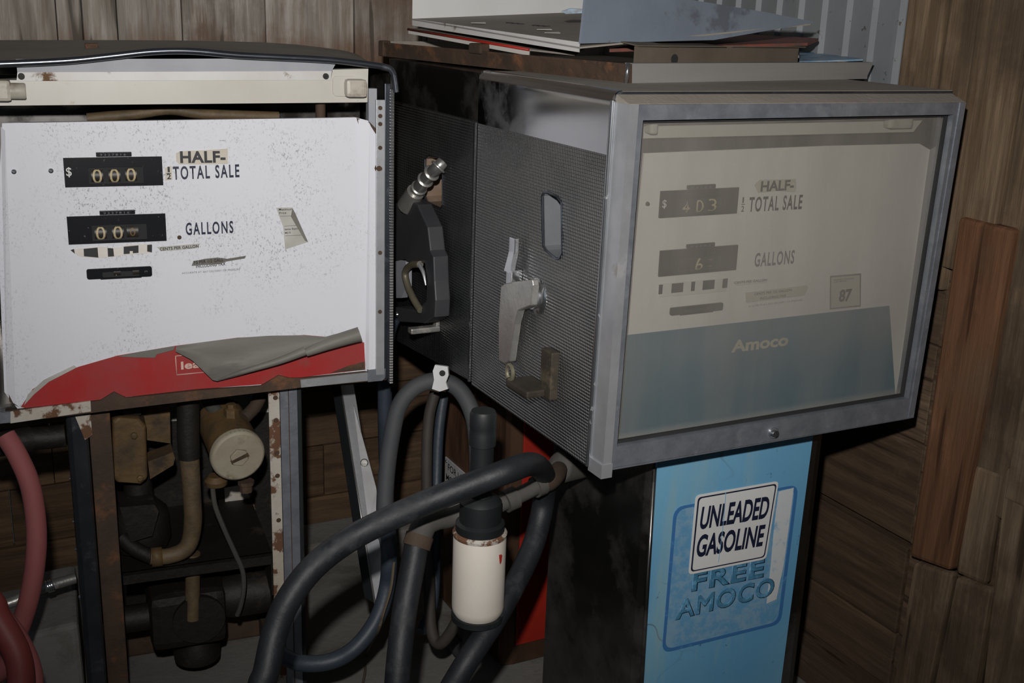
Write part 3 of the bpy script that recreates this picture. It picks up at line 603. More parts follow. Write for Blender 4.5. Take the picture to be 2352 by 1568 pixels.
a, c = (0.3317, 0.0285, 1.0212), (0.4159, 0.0285, 1.0222); text('CENTS PER 1/2 GALLON', 'lettering', e2, (a[0], 0.0284, a[2]), (c[0] - a[0], 0, c[2] - a[2]), Z, c[0] - a[0], 0.0045, 'greyink', 0.02)
a, c = (0.3454, 0.0285, 1.0122), (0.4042, 0.0285, 1.0127); text('INCLUDING TAX', 'lettering', e2, (a[0], 0.0284, a[2]), (c[0] - a[0], 0, c[2] - a[2]), Z, c[0] - a[0], 0.0045, 'greyink', 0.02)
TX('ACCURATE AT ANY DELIVERY OR PRESSURE', (0.3219, 0.03, 1.0004), (0.444, 0.03, 1.0016), 0.003, 'greyink')
d8 = [(0.5022, 0.0285, 1.0436), (0.578, 0.0285, 1.0428), (0.5873, 0.0285, 0.9778), (0.5107, 0.0285, 0.9789)]
e8 = decal('octane_sticker', dial, d8, 'decal')
MB().holed([(d8[0][0] + .001, 0.0279, d8[0][2] - .001), (d8[1][0] - .001, 0.0279, d8[1][2] - .001), (d8[2][0] - .001, 0.0279, d8[2][2] + .001), (d8[3][0] + .001, 0.0279, d8[3][2] + .001)],
   [[(d8[0][0] + .003, 0.0279, d8[0][2] - .003), (d8[1][0] - .003, 0.0279, d8[1][2] - .003), (d8[2][0] - .003, 0.0279, d8[2][2] + .003), (d8[3][0] + .003, 0.0279, d8[3][2] + .003)]], (0, 0.0005, 0)).build('sticker_border', 'greyink', e8)
a, c = (0.5298, 0.0285, 0.9912), (0.5602, 0.0285, 1.0202); text('87', 'lettering', e8, (a[0], 0.0282, a[2]), X, Z, c[0] - a[0], 0.024, 'blackink', 0.04)
a = (0.5127, 0.0285, 1.0289); text('MINIMUM OCTANE RATING\n(R+M)/2 METHOD', 'lettering', e8, (a[0], 0.0282, a[2]), X, Z, 0.048, 0.007, 'greyink', 0.01)
for q in ((0.0947, 0.03, 1.1942),): MB().lathe([(0.004, 0), (0.003, -0.003)], (q[0], DY, q[2]), (0, 1, 0), 12).build('dial_screw', 'chrome_dark', dial)
# lamp channel behind the glass
a, c = (0.0684, 0.015, 1.3058), (0.6459, 0.015, 1.3283)
ch = MB().prism([(0.0602, 0.012, 1.3022), (0.6455, 0.012, 1.3016), (0.6741, 0.012, 1.3329), (0.0614, 0.012, 1.3279)], (0, 0.018, 0)).build('lamp_channel', 'cream', R)
e = Vector((0.6026, 0.008, 1.3242)); MB().box((e.x - 0.035, -0.008, e.z - 0.014), (e.x + 0.02, 0.012, e.z + 0.010), 0.006).build('lamp_socket', 'socket', ch)
e = Vector((0.0739, 0.008, 1.3227)); MB().box((e.x - 0.008, -0.008, e.z - 0.012), (e.x + 0.006, 0.012, e.z + 0.008), 0.004).build('lamp_socket', 'socket', ch)
# pedestal
px0, px1, py0, py1 = 0.150, 0.552, 0.040, 0.392
ped = MB()
ped.prism([(px0, py1, 0), (px0, py0 + 0.02, 0), (px0 + 0.006, py0 + 0.006, 0), (px0 + 0.022, py0, 0), (px1 - 0.022, py0, 0), (px1 - 0.004, py0 + 0.008, 0), (px1, py0 + 0.03, 0), (px1, py1, 0)], (0, 0, PB))
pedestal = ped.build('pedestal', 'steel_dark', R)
bp = MB().prism([(0.1576, 0.036, 0.7266), (0.5142, 0.036, 0.7281), (0.5022, 0.036, 0.1586), (0.1661, 0.036, 0.2505)], (0, 0.006, 0))
for v in bp.bm.verts:
    if v.co.z > 0.5: v.co.z = PB - 0.002
    elif v.co.z < 0.4: v.co.z = 0.03
fp = bp.build('front_panel', 'bluepanel', pedestal)
MB().tube([(0.1518, 0.036, 0.7192), ((0.1641, 0.036, 0.2511)[0], 0.036, 0.03)], 0.004, 8, 0).build('panel_edge', 'steel_dark', pedestal)
# decals on the blue panel
def onblue(name, px, mat, lift): return MB().prism([(q[0], 0.036 - lift, q[2]) for q in px], (0, 0.0005, 0)).build(name, mat, fp)
def rr_quad(tl, tr, br, bl, r, n=5):
    """rounded quad through 4 corners (x, z)"""
    C_ = [Vector((q[0], q[2])) for q in (tl, tr, br, bl)]; out = []
    for i in range(4):
        p, a, c = C_[i], C_[i - 1], C_[(i + 1) % 4]
        s0 = p + (a - p).normalized() * r; s1 = p + (c - p).normalized() * r
        for k in range(n + 1):
            t = k / n; q = s0 * (1 - t) ** 2 + p * 2 * t * (1 - t) + s1 * t * t; out.append((q.x, 0.0, q.y))
    return out
g_out = rr_quad((0.2005, 0.035, 0.6353), (0.4901, 0.035, 0.6318), (0.4849, 0.035, 0.3316), (0.1996, 0.035, 0.3361), 0.022)
g_in = rr_quad((0.2077, 0.035, 0.6297), (0.4822, 0.035, 0.6268), (0.4763, 0.035, 0.3385), (0.2059, 0.035, 0.3429), 0.020)
MB().holed([(q[0], 0.0345, q[2]) for q in g_out], [[(q[0], 0.0345, q[2]) for q in g_in]], (0, 0.0008, 0)).build('old_decal_border', 'ghost_border', fp)
onblue('old_decal', g_in, 'ghost', 0.001)
onblue('old_decal_strip', [(0.4429, 0.036, 0.6249), (0.4788, 0.036, 0.627), (0.4757, 0.036, 0.4694), (0.4662, 0.036, 0.3906), (0.4428, 0.036, 0.3862), (0.4425, 0.036, 0.4763), (0.4405, 0.036, 0.56)], 'ghost_white', 0.0016)
def TB(s, a, c, hh, mat, bold, shear, lift):
    u = Vector((c[0] - a[0], 0, c[2] - a[2]))
    return text(s, 'lettering', fp, (a[0], 0.036 - lift, a[2]), u, Z, u.length, hh, mat, 0.0, shear, 0.0006, 0.04, 1.1)
TB('FREE', (0.2551, 0.036, 0.4533), (0.4267, 0.036, 0.4476), 0.040, 'ghost_ink', 0.0, 0.0, 0.0016)
TB('AMOCO', (0.2233, 0.036, 0.4001), (0.4572, 0.036, 0.4012), 0.042, 'ghost_ink', 0.0, 0.0, 0.0016)
so = rr_quad((0.2455, 0.033, 0.6523), (0.4385, 0.033, 0.6484), (0.428, 0.033, 0.4872), (0.2443, 0.033, 0.4915), 0.010)
si = rr_quad((0.2509, 0.033, 0.6471), (0.4338, 0.033, 0.6439), (0.4232, 0.033, 0.4919), (0.2488, 0.033, 0.4968), 0.008)
stk = onblue('sticker', so, 'sticker', 0.003)
MB().holed([(q[0], 0.0325, q[2]) for q in si], [[((q[0] - 0.352) * 0.968 + 0.352, 0.0325, (q[2] - 0.56) * 0.968 + 0.56) for q in si]], (0, 0.0006, 0)).build('sticker_border', 'navyink', stk)
def TS(s, a, c, hh):
    u = Vector((c[0] - a[0], 0, c[2] - a[2]))
    return text(s, 'lettering', stk, (a[0], 0.0327, a[2]), u, Z, u.length, hh, 'navyink', 0.03, 0.15)
TS('UNLEADED', (0.2603, 0.033, 0.5808), (0.4204, 0.033, 0.575), 0.046)
TS('GASOLINE', (0.2579, 0.033, 0.5245), (0.4169, 0.033, 0.5172), 0.046)
MB().tube([(0.3132, 0.0322, 0.647), (0.314, 0.0322, 0.6118), (0.3139, 0.0322, 0.5657), (0.3113, 0.0322, 0.505)], 0.0007, 6, 2).build('sticker_crease', 'ghost', stk)
# outlet elbow on the pedestal side
e0 = Vector((0.15, 0.2427, 0.627)); e1 = Vector((0.0706, 0.2239, 0.6607)); eL = (e1 - e0).length
outl = MB().lathe([(0.004, -0.002), (0.031, eL), (0.030, eL + 0.005), (0.024, eL + 0.012), (0.012, eL + 0.016)], e0, e1 - e0, 28).build('outlet', 'pipe_grey', R)

# ================================================================== REAR PUMP (behind the right one)
T = thing('fuel_pump', 'stainless fuel pump with red lower front, hidden behind the glass-doored pump', 'fuel pump', (0.95, 1.985, 0), 0, GP)
s = MB()
s.box((0.004, 0.003, PT - 0.007), (XR, PD, PT - 0.003)); s.box((XR - 0.003, 0.003, PB), (XR, PD, PT - 0.003))
s.box((0.0, PD - 0.003, PB - 0.02), (XR, PD, PT - 0.003)); s.box((0.002, 0.003, PB), (XR, 0.006, PT - 0.005))
s.prism([(0, 0.003, PB + 0.006), (XR, 0.003, PB + 0.006), (XR, PD, PB - 0.026), (0, PD, PB - 0.026)], (0, 0, 0.003))
s.build('head_shell', 'steel_dark', T)
MB().box((0.0, 0.003, 1.281), (0.004, PD, PT - 0.003)).build('side_band', 'steel_dark', T)
slot2 = [(0, 0.2255, 1.1884), (-0, 0.1714, 1.1919), (-0, 0.1556, 1.1842), (0, 0.1519, 1.0972), (0, 0.1627, 1.0891), (0, 0.2338, 1.09), (-0, 0.2482, 1.0998), (-0, 0.2485, 1.1782)]
slot2 = [(-0.003, p[1], p[2]) for p in slot2]
MB().holed([(-0.003, 0.004, PB + 0.006), (-0.003, PD, PB - 0.026), (-0.003, PD, 1.281), (-0.003, 0.004, 1.281)], [slot2], (0.003, 0, 0)).build('side_panel', 'emboss_dark', T)
pk = MB()
for i in range(len(slot2)):
    a, c = Vector(slot2[i]), Vector(slot2[(i + 1) % len(slot2)])
    pk.bm.faces.new([pk.bm.verts.new(q) for q in (a, c, c + Vector((0.05, 0, 0)), a + Vector((0.05, 0, 0)))])
ys_ = [p[1] for p in slot2]; zs_ = [p[2] for p in slot2]
pk.box((0.046, min(ys_) - 0.01, min(zs_) - 0.01), (0.049, max(ys_) + 0.01, max(zs_) + 0.01))
pk.build('nozzle_pocket', 'pocket_rust', T)
MB().tube([(-0.004, p[1], p[2]) for p in slot2] + [(-0.004, slot2[0][1], slot2[0][2])], 0.002, 8, 0).build('pocket_rim', 'chrome_dark', T)
rb = Vector((0, 0.163, 0.8769))
MB().box((-0.012, rb.y - 0.006, rb.z - 0.045), (-0.003, rb.y + 0.012, rb.z + 0.05), 0.002).box((-0.07, rb.y - 0.008, rb.z - 0.052), (-0.003, rb.y + 0.012, rb.z - 0.040), 0.003).build('nozzle_rest', 'cast', T)
MB().box((-0.006, 0.002, PB + 0.004), (-0.001, 0.008, 1.279)).build('edge_trim', 'chrome', T)
q0, q1, r0, r1 = 0.150, 0.60, 0.112, 0.46
pd2 = MB().prism([(q0, r1, 0), (q0, r0 + 0.02, 0), (q0 + 0.006, r0 + 0.006, 0), (q0 + 0.03, r0, 0), (q1, r0, 0), (q1, r1, 0)], (0, 0, PB - 0.02)).build('pedestal', 'steel_brown', T)
MB().box((q0 + 0.034, r0 - 0.004, 0.05), (q1, r0 + 0.002, PB - 0.03), 0.002).build('front_panel', 'red_panel', pd2)
sg = [(0.1475, 0.4486, 0.4052), (0.1475, 0.3104, 0.4252), (0.1475, 0.3043, 0.3161), (0.1475, 0.444, 0.2981)]
y0_, y1_, z1_ = sg[0][1], sg[1][1] - 0.16, sg[0][2]
z0_ = sg[3][2]
sgn = MB().box((0.1455, y1_, z0_ - 0.06), (0.1495, y0_, z1_), 0.001).build('notice_plate', 'sign', pd2)
for i, (s_, w_) in enumerate((('FOR USE AS A', 0.17), ('MOTOR FUEL', 0.155), ('ONLY', 0.08))):
    text(s_, 'lettering', sgn, (0.1453, y0_ - 0.02 - (0.02 if i == 2 else 0.0) + (0.01 if i == 1 else 0), z1_ - 0.028 - 0.030 * i), -Y, Z, w_, 0.018, 'blackink', 0.01)
MB().lathe([(0.004, 0), (0.003, -0.002)], (0.1455, y0_ - 0.009, z1_ - 0.009), (1, 0, 0), 10).build('plate_screw', 'chrome_dark', sgn)

# nozzle hanging on the rear pump's side
N = thing('fuel_nozzle', 'black fuel nozzle with ribbed silver spout hanging on the rear pump side', 'fuel nozzle', (0.915, 2.192, 1.0065))
N0 = N.location
def nl(p): return tuple(Vector(p) - N0)
sp = [(0.935, 2.1155, 1.188), (0.925, 2.1183, 1.1766), (0.918, 2.1458, 1.1571), (0.914, 2.1814, 1.1296), (0.912, 2.2207, 1.0988)]
MB().tube([nl(p) for p in sp], [0.012, 0.013, 0.0135, 0.0145, 0.0155], 16, 5).build('spout', 'silver', N)
cl = MB()
for a, c, r in ((1000, 389, 0.0155), (985, 404, 0.016), (968, 425, 0.0165)):
    pass
for f_ in (0.22, 0.42, 0.60, 0.78):
    i = f_ * 4; k = int(i); P_ = Vector(sp[k]).lerp(Vector(sp[k + 1]), i - k); dr = (Vector(sp[k + 1]) - Vector(sp[k])).normalized()
    cl.lathe([(0.015, -0.003), (0.0175, -0.001), (0.0175, 0.001), (0.015, 0.003)], nl(P_), dr, 18)
cl.build('spout_rings', 'cast', N)
MB().tube([nl((0.912, 2.1997, 1.1159)), nl((0.91, 2.2253, 1.0917)), nl((0.91, 2.2397, 1.08))], [0.019, 0.021, 0.022], 18, 0).build('collar', 'cast', N)
body = [(0.905, 2.3049, 1.0731), (0.905, 2.2301, 1.0976), (0.905, 2.175, 1.093), (0.905, 2.1186, 1.056), (0.905, 2.1035, 1.0112), (0.905, 2.0875, 1.001), (0.905, 2.0812, 0.9526), (0.905, 2.0731, 0.9135), (0.905, 2.0762, 0.8777), (0.905, 2.128, 0.8511), (0.905, 2.3014, 0.8093), (0.905, 2.3019, 0.8424),
        (0.905, 2.1689, 0.869), (0.905, 2.1227, 0.9013), (0.905, 2.1196, 0.9484), (0.905, 2.1321, 0.9779), (0.905, 2.2774, 0.9515), (0.905, 2.3295, 0.9404), (0.905, 2.3253, 1.0389)]
o = MB().prism([nl(p) for p in body], (0.034, 0, 0)).build('nozzle_body', 'nozzle', N)
bv = o.modifiers.new('edge', 'BEVEL'); bv.width = 0.003; bv.segments = 2; bv.limit_method = 'ANGLE'; bv.angle_limit = rad(60)
MB().tube([nl(p) for p in ((0.902, 2.148, 0.9728), (0.902, 2.1954, 0.9617), (0.902, 2.2292, 0.9381), (0.902, 2.2163, 0.9123), (0.902, 2.1766, 0.8884), (0.902, 2.1428, 0.8759))], 0.0075, 12, 5).build('trigger', 'brasslever', N)
MB().tube([nl(p) for p in ((0.9, 2.1502, 0.9734), (0.9, 2.1266, 0.961), (0.9, 2.112, 0.9367))], [0.005, 0.004, 0.0015], 8, 3).build('hold_open_clip', 'alu', N)
o = MB().prism([nl(p) for p in ((0.905, 2.2954, 0.9477), (0.905, 2.2348, 0.9654), (0.905, 2.2335, 0.9033), (0.905, 2.2582, 0.874), (0.905, 2.2891, 0.8665))], (0.014, 0, 0)).build('grip_plate', 'greysheet', N)
MB().lathe([(0.006, 0), (0.005, -0.003)], nl((0.897, 2.2631, 0.836)), (1, 0, 0), 12).build('rivet', 'chrome', N)

# ================================================================== LEFT PUMP
L = thing('fuel_pump', 'white-faced fuel pump missing its door, torn red band along the dial bottom', 'fuel pump', (0.06538, 2.15057, 0), rad(-5.8), GP)
# bent top sheet
fr_ = [(0.0302, -0, 1.3744), (0.0702, -0, 1.3764), (0.1728, -0, 1.3829), (0.2435, -0, 1.3913), (0.316, -0, 1.4006), (0.3824, -0, 1.4026), (0.4578, -0, 1.3972), (0.5353, -0, 1.3946), (0.6232, -0, 1.3914), (0.6971, -0, 1.3846), (0.7356, 0, 1.3788), (0.7475, -0, 1.371)]
bk = [(0.0074, 0.47, 1.3906), (0.0558, 0.47, 1.3916), (0.1799, 0.47, 1.3942), (0.3088, 0.47, 1.3968), (0.4155, 0.47, 1.3981), (0.5069, 0.47, 1.3982), (0.5818, 0.47, 1.3979), (0.6582, 0.47, 1.3947), (0.7167, 0.47, 1.3893), (0.7662, 0.47, 1.3835), (0.7962, 0.47, 1.3764), (0.8113, 0.47, 1.366)]
def lerpl(a, u):
    i = min(int(u * (len(a) - 1)), len(a) - 2); t = u * (len(a) - 1) - i; return Vector(a[i]).lerp(Vector(a[i + 1]), t)
MB().grid(lambda u, v: lerpl(fr_, u).lerp(lerpl(bk, u), v) + Vector((0, 0, -0.012 * math.sin(math.pi * v) * (0.3 + u * 0.2))), 44, 10, 0.003).build('top_sheet', 'dust', L)
MB().tube([(p[0], p[1] - 0.004, p[2] - 0.004) for p in fr_] + [(0.752, -0.004, 1.352), (0.755, -0.004, 1.33)], 0.0062, 10, 5).build('top_bead', 'chrome_dark', L)
tb = (0.2245, 0.28, 1.393)
MB().box((tb[0] - 0.012, 0.27, tb[2] - 0.012), (tb[0] + 0.012, 0.29, tb[2] + 0.004), 0.002).build('lug', 'rust', L)
s = MB()
s.box((0.747, 0.006, PB), (0.750, PD, 1.365)); s.box((0.0, PD - 0.004, PB), (0.75, PD, 1.37)); s.box((0.0, 0.01, PB), (0.003, PD, 1.37))
s.box((0.0, 0.02, PB), (0.75, PD, PB + 0.003)); s.box((0.02, 0.22, PB), (0.74, 0.224, 1.34))
s.build('head_shell', 'steel_dark', L)
# right hand edge: hinge angle with screw holes and embossed return
xa0, xa1, xb = (0.7172, -0, 1.2573)[0], (0.7343, -0, 1.2572)[0], 0.752
zt_ = 1.345
hg = MB().box((xa0, -0.001, PB + 0.01), (xa1, 0.006, zt_ - 0.03), 0.001).build('hinge_angle', 'alu', L)
for z_ in (1.30, 1.285, 1.27, 1.225, 1.185, 1.02, 0.90):
    MB().lathe([(0.004, 0), (0.004, -0.0016)], ((xa0 + xa1) / 2 - 0.001, -0.001, z_), (0, 1, 0), 12).build('screw_hole', 'rust', hg)
MB().box((xa1, 0.0, PB), (xb - 0.006, 0.005, zt_), 0.001).build('edge_return', 'chrome_dark', L)
MB().box((xb - 0.008, -0.005, PB - 0.01), (xb, 0.012, 1.335), 0.003).build('edge_bead', 'emboss', L)
MB().box((xa0 - 0.012, 0.01, 1.255), (xa0 + 0.004, 0.03, 1.335)).build('inner_angle', 'greysheet', L)
# dial
DL = 0.012
dp = [(0.0643, 0.012, 1.2729), (0.3479, 0.012, 1.277), (0.6813, 0.012, 1.2808), (0.7041, 0.012, 1.275), (0.7238, 0.012, 1.2518), (0.7255, 0.012, 1.196), (0.7221, 0.012, 1.1851), (0.7273, 0.012, 1.1724), (0.7187, 0.012, 0.7736), (0.5658, 0.012, 0.7703), (0.5356, 0.012, 0.773), (0.5185, 0.012, 0.7763), (0.4884, 0.012, 0.7627), (0.3638, 0.012, 0.766), (0.3477, 0.012, 0.7675), (0.2359, 0.012, 0.7613), (0.2248, 0.012, 0.771), (0.2055, 0.012, 0.7728), (0.1893, 0.012, 0.7606), (0.0463, 0.012, 0.7574), (0.0272, 0.012, 0.7912), (0.0429, 0.012, 1.1104)]
dp = [(p[0], DL, p[2]) for p in dp]
ld = MB().prism(dp, (0, 0.012, 0)).build('dial_panel', 'enamel', L)
# raised flanges left and right of the face
def flange(a, b_, c, d, y0, y1, nm, mat):
    return MB().prism([(a[0], y0, a[2]), (b_[0], y1, b_[2]), (c[0], y1, c[2]), (d[0], y0, d[2])], (0, 0.002, 0)).build(nm, mat, ld)
flange((0.6813, 0.012, 1.2791), (0.705, 0.012, 1.2709), (0.7033, 0.012, 0.7759), (0.6969, 0.012, 0.7736), 0.0112, 0.003, 'side_flange', 'enamel')
flange((0.705, 0.012, 1.2709), (0.7238, 0.012, 1.2477), (0.7169, 0.012, 0.7756), (0.7033, 0.012, 0.7749), 0.003, 0.004, 'side_flange', 'enamel')
flange((0.0619, 0.012, 1.2677), (0.0681, 0.012, 1.2603), (0.0439, 0.012, 0.7644), (0.0311, 0.012, 0.7866), 0.004, 0.0112, 'side_flange', 'enamel')
# counters
a0, a1 = (0.1569, 0.012, 1.1594), (0.323, 0.012, 1.2151)
b0, b1 = (0.1554, 0.012, 1.0569), (0.3238, 0.012, 1.1113)
pump_counters(ld, DL, '000', '000', (a0[0], a0[2] + 0.002, a1[0], a1[2] - 0.002), (b0[0], b0[2] + 0.002, b1[0], b1[2] - 0.002), 'digit', '9 3 2 7 8 1 6')
def TL(s, a, c, hh, mat, bold=0.0, par=None, y=DL, shear=0.0):
    u = Vector((c[0] - a[0], 0, c[2] - a[2]))
    return text(s, 'lettering', par or ld, (a[0], y - 0.0006, a[2]), u, Z, u.length, hh, mat, bold, shear, 0.0006, 0.0, 1.28 if mat == 'navyink' else 1.05)
TL('TOTAL SALE', (0.3412, 0.012, 1.1699), (0.4598, 0.012, 1.1722), 0.0245, 'navyink', 0.022)
TL('GALLONS', (0.3588, 0.012, 1.067), (0.4451, 0.012, 1.0677), 0.0235, 'navyink', 0.022)
hs = [(0.3481, 0.012, 1.203), (0.3481, 0.012, 1.2179), (0.3551, 0.012, 1.2217), (0.3989, 0.012, 1.2228), (0.4403, 0.012, 1.2254), (0.4393, 0.012, 1.1975), (0.3979, 0.012, 1.1974), (0.3533, 0.012, 1.1982)]
e = decal('half_decal', ld, [(p[0], DL - 0.0012, p[2]) for p in hs], 'decal', 0.001)
TL('HALF-', (0.3549, 0.012, 1.2005), (0.4355, 0.012, 1.2), 0.0215, 'blackink', 0.035, e, DL - 0.0013)
hs = [(0.3275, 0.012, 1.1694), (0.3279, 0.012, 1.1923), (0.3394, 0.012, 1.1953), (0.3397, 0.012, 1.1707)]
e = decal('fraction_decal', ld, [(p[0], DL - 0.0012, p[2]) for p in hs], 'decal', 0.001)
TL('2', (0.3299, 0.012, 1.1718), (0.3375, 0.012, 1.1716), 0.010, 'blackink', 0.02, e, DL - 0.0013)
TL('1', (0.332, 0.012, 1.1844), (0.3358, 0.012, 1.1843), 0.010, 'blackink', 0.02, e, DL - 0.0013)
a, c = (0.3296, 0.012, 1.182), (0.338, 0.012, 1.1827); MB().box((a[0], DL - 0.0022, a[2] - 0.0005), (c[0], DL - 0.0012, a[2] + 0.0006)).build('fraction_bar', 'blackink', e)
st = [(0.1563, 0.012, 1.049), (0.2081, 0.012, 1.0523), (0.2317, 0.012, 1.0488), (0.2415, 0.012, 1.0492), (0.2515, 0.012, 1.0536), (0.2978, 0.012, 1.0532), (0.297, 0.012, 1.037), (0.2595, 0.012, 1.0354), (0.2406, 0.012, 1.0339), (0.2307, 0.012, 1.0327), (0.203, 0.012, 1.0316), (0.1737, 0.012, 1.0354), (0.1617, 0.012, 1.0431)]
e = decal('price_strip', ld, [(p[0], DL - 0.0012, p[2]) for p in st], 'decal_white', 0.001)
for q in ([(0.1577, 0.012, 1.0481), (0.1637, 0.012, 1.0502), (0.1646, 0.012, 1.0414)], [(0.1798, 0.012, 1.0495), (0.2035, 0.012, 1.0509), (0.2038, 0.012, 1.0324), (0.1796, 0.012, 1.0359)], [(0.2205, 0.012, 1.0493), (0.2302, 0.012, 1.0481), (0.2308, 0.012, 1.0335), (0.2203, 0.012, 1.0332)],
          [(0.2483, 0.012, 1.0505), (0.2741, 0.012, 1.0518), (0.2734, 0.012, 1.038), (0.2635, 0.012, 1.0377), (0.2637, 0.012, 1.0417), (0.2584, 0.012, 1.042), (0.2581, 0.012, 1.0371), (0.2475, 0.012, 1.0368)], [(0.2894, 0.012, 1.052), (0.2978, 0.012, 1.0524), (0.297, 0.012, 1.0378), (0.2887, 0.012, 1.0398)]):
    decal('price_block', e, [(p[0], DL - 0.0018, p[2]) for p in q], 'blackink', 0.0005)
a, c = (0.1818, 0.012, 0.9923), (0.295, 0.012, 1.0133)
pc, _ = counter_window('price_counter', ld, a[0], a[2] + 0.001, c[0], c[2] - 0.001, DL, 'black', 0.004)
numerals(pc, '17 ', [a[0] + 0.012, a[0] + 0.049, a[0] + 0.082], a[2] + 0.005, 0.007, 0.013, DL - 0.001, 'digit', 0.012, 0.018)
q = [(0.306, 0.012, 1.0472), (0.3369, 0.012, 1.0483), (0.3839, 0.012, 1.0504), (0.3773, 0.012, 1.0424), (0.3458, 0.012, 1.0397), (0.3133, 0.012, 1.0395)]
e = decal('torn_decal', ld, [(p[0], DL - 0.0012, p[2]) for p in q], 'paper_grey', 0.001)
TL('CENTS PER GALLON', (0.311, 0.012, 1.0404), (0.3805, 0.012, 1.0431), 0.0058, 'blackink', 0.02, e, DL - 0.0013)
q = [(0.3664, 0.012, 1.0089), (0.3699, 0.012, 1.0171), (0.3906, 0.012, 1.021), (0.4146, 0.012, 1.0224), (0.4321, 0.012, 1.0191), (0.467, 0.012, 1.0233), (0.4645, 0.012, 1.0184), (0.4303, 0.012, 1.0141), (0.4181, 0.012, 1.0097), (0.3902, 0.012, 1.0094)]
e = decal('torn_decal', ld, [(p[0], DL - 0.0012, p[2]) for p in q], 'film', 0.001)
TL('TS PER 1/2 GALL', (0.3697, 0.012, 1.0121), (0.4247, 0.012, 1.0152), 0.0062, 'blackink', 0.02, e, DL - 0.0013)
TL('INCLUDING TAX', (0.3741, 0.012, 1.0044), (0.4284, 0.012, 1.0067), 0.0062, 'blackink', 0.015)
TL('ACCURATE AT ANY DELIVERY OR PRESSURE', (0.3484, 0.012, 0.994), (0.4548, 0.012, 0.996), 0.0035, 'greyink')
TL('J3487', (0.4252, 0.012, 1.239), (0.4369, 0.012, 1.2389), 0.002, 'greyink')
q = [(0.5259, 0.012, 1.113), (0.5572, 0.012, 1.1129), (0.5852, 0.012, 1.0452), (0.5414, 0.012, 1.0326), (0.5382, 0.012, 1.0767)]
e = decal('torn_octane_sticker', ld, [(p[0], DL - 0.0014, p[2]) for p in q], 'paper_grey', 0.0012)
for s_, a, c, hh in (('Maximum', (0.5307, 0.012, 1.1079), (0.5562, 0.012, 1.1079), 0.0042), ('Price', (0.5313, 0.012, 1.1012), (0.5445, 0.012, 1.1016), 0.0038), ('tane Rating', (0.5405, 0.012, 1.069), (0.5713, 0.012, 1.0696), 0.0045), ('M)/2', (0.5412, 0.012, 1.0623), (0.552, 0.012, 1.0627), 0.0040)):
    TL(s_, a, c, hh, 'blackink', 0.01, e, DL - 0.0015)
for a, c in (((0.5329, 0.012, 1.097), (0.5602, 0.012, 1.0969)), ((0.5399, 0.012, 1.0775), (0.5698, 0.012, 1.0781)), ((0.5419, 0.012, 1.0589), (0.5778, 0.012, 1.0591))):
    MB().tube([(a[0], DL - 0.0016, a[2]), (c[0], DL - 0.0016, c[2])], 0.0004, 5, 0).build('rule', 'greyink', e)
MB().prism([(p[0], DL - 0.003, p[2]) for p in ((0.5563, 0.012, 1.1113), (0.5619, 0.012, 1.101), (0.5852, 0.012, 1.0452), (0.5793, 0.012, 1.048), (0.5535, 0.012, 1.0955))], (0, 0.0012, 0)).build('curled_edge', 'film', e)
for q in ((0.076, 0.012, 1.1901), (0.1357, 0.012, 1.1905)): MB().lathe([(0.0048, 0), (0.004, -0.003), (0.002, -0.004)], (q[0], DL, q[2]), (0, 1, 0), 14).build('dial_screw', 'chrome', ld)
for q, r in (((0.347, 0.012, 1.0634), 0.004), ((0.6897, 0.012, 1.266), 0.003)): MB().lathe([(r, 0), (r * .6, -0.001)], (q[0], DL - 0.0005, q[2]), (0, 1, 0), 10).build('rust_spot', 'rust', ld)
MB().lathe([(0.008, 0), (0.007, -0.004), (0.004, -0.006)], (0.7226, 0.004, 1.1854), (0, 1, 0), 8).build('flange_bolt', 'rust', ld)
for q in ([(0.6816, 0.01, 1.2802), (0.6875, 0.01, 1.2785), (0.6849, 0.01, 1.2687)], [(0.7024, 0.002, 1.276), (0.7211, 0.002, 1.2571), (0.7237, 0.002, 1.2199), (0.7194, 0.002, 1.2472), (0.7075, 0.002, 1.2654)], [(0.7172, 0.003, 0.9135), (0.7199, 0.003, 0.9222), (0.7181, 0.003, 0.8318)], [(0.6624, 0.01, 0.7883), (0.6965, 0.01, 0.7947), (0.6964, 0.01, 0.7771), (0.6268, 0.01, 0.7766)],
          [(0.0346, 0.002, 0.7897), (0.0404, 0.002, 0.7724), (0.0499, 0.002, 0.7639), (0.0348, 0.002, 0.7754)]):
    MB().prism(q, (0, 0.0006, 0)).build('rust_chip', 'rust', ld)
# red band and the peeling film over it
arc = [(0.0524, 0.012, 0.7602), (0.0748, 0.012, 0.7926), (0.1095, 0.012, 0.8106), (0.1558, 0.012, 0.8285), (0.2254, 0.012, 0.8448), (0.3277, 0.012, 0.8556), (0.4455, 0.012, 0.8632), (0.576, 0.012, 0.8589), (0.628, 0.012, 0.8505), (0.6953, 0.012, 0.8346),
       (0.6978, 0.012, 0.7773), (0.5658, 0.012, 0.7721), (0.5297, 0.012, 0.7753), (0.4884, 0.012, 0.7645), (0.3638, 0.012, 0.766), (0.236, 0.012, 0.7622), (0.2148, 0.012, 0.7728), (0.1894, 0.012, 0.7614), (0.061, 0.012, 0.7576)]
band = MB().prism([(p[0], DL - 0.0013, p[2]) for p in arc], (0, 0.0012, 0)).build('red_band', 'red', ld)
q = [(0.0577, 0.012, 0.763), (0.066, 0.012, 0.7834), (0.0945, 0.012, 0.8085), (0.1485, 0.012, 0.8325), (0.1527, 0.012, 0.8279), (0.1031, 0.012, 0.8044), (0.0762, 0.012, 0.7824)]
decal('band_scuff', ld, [(p[0], DL - 0.002, p[2]) for p in q], 'paper_grey', 0.0006)
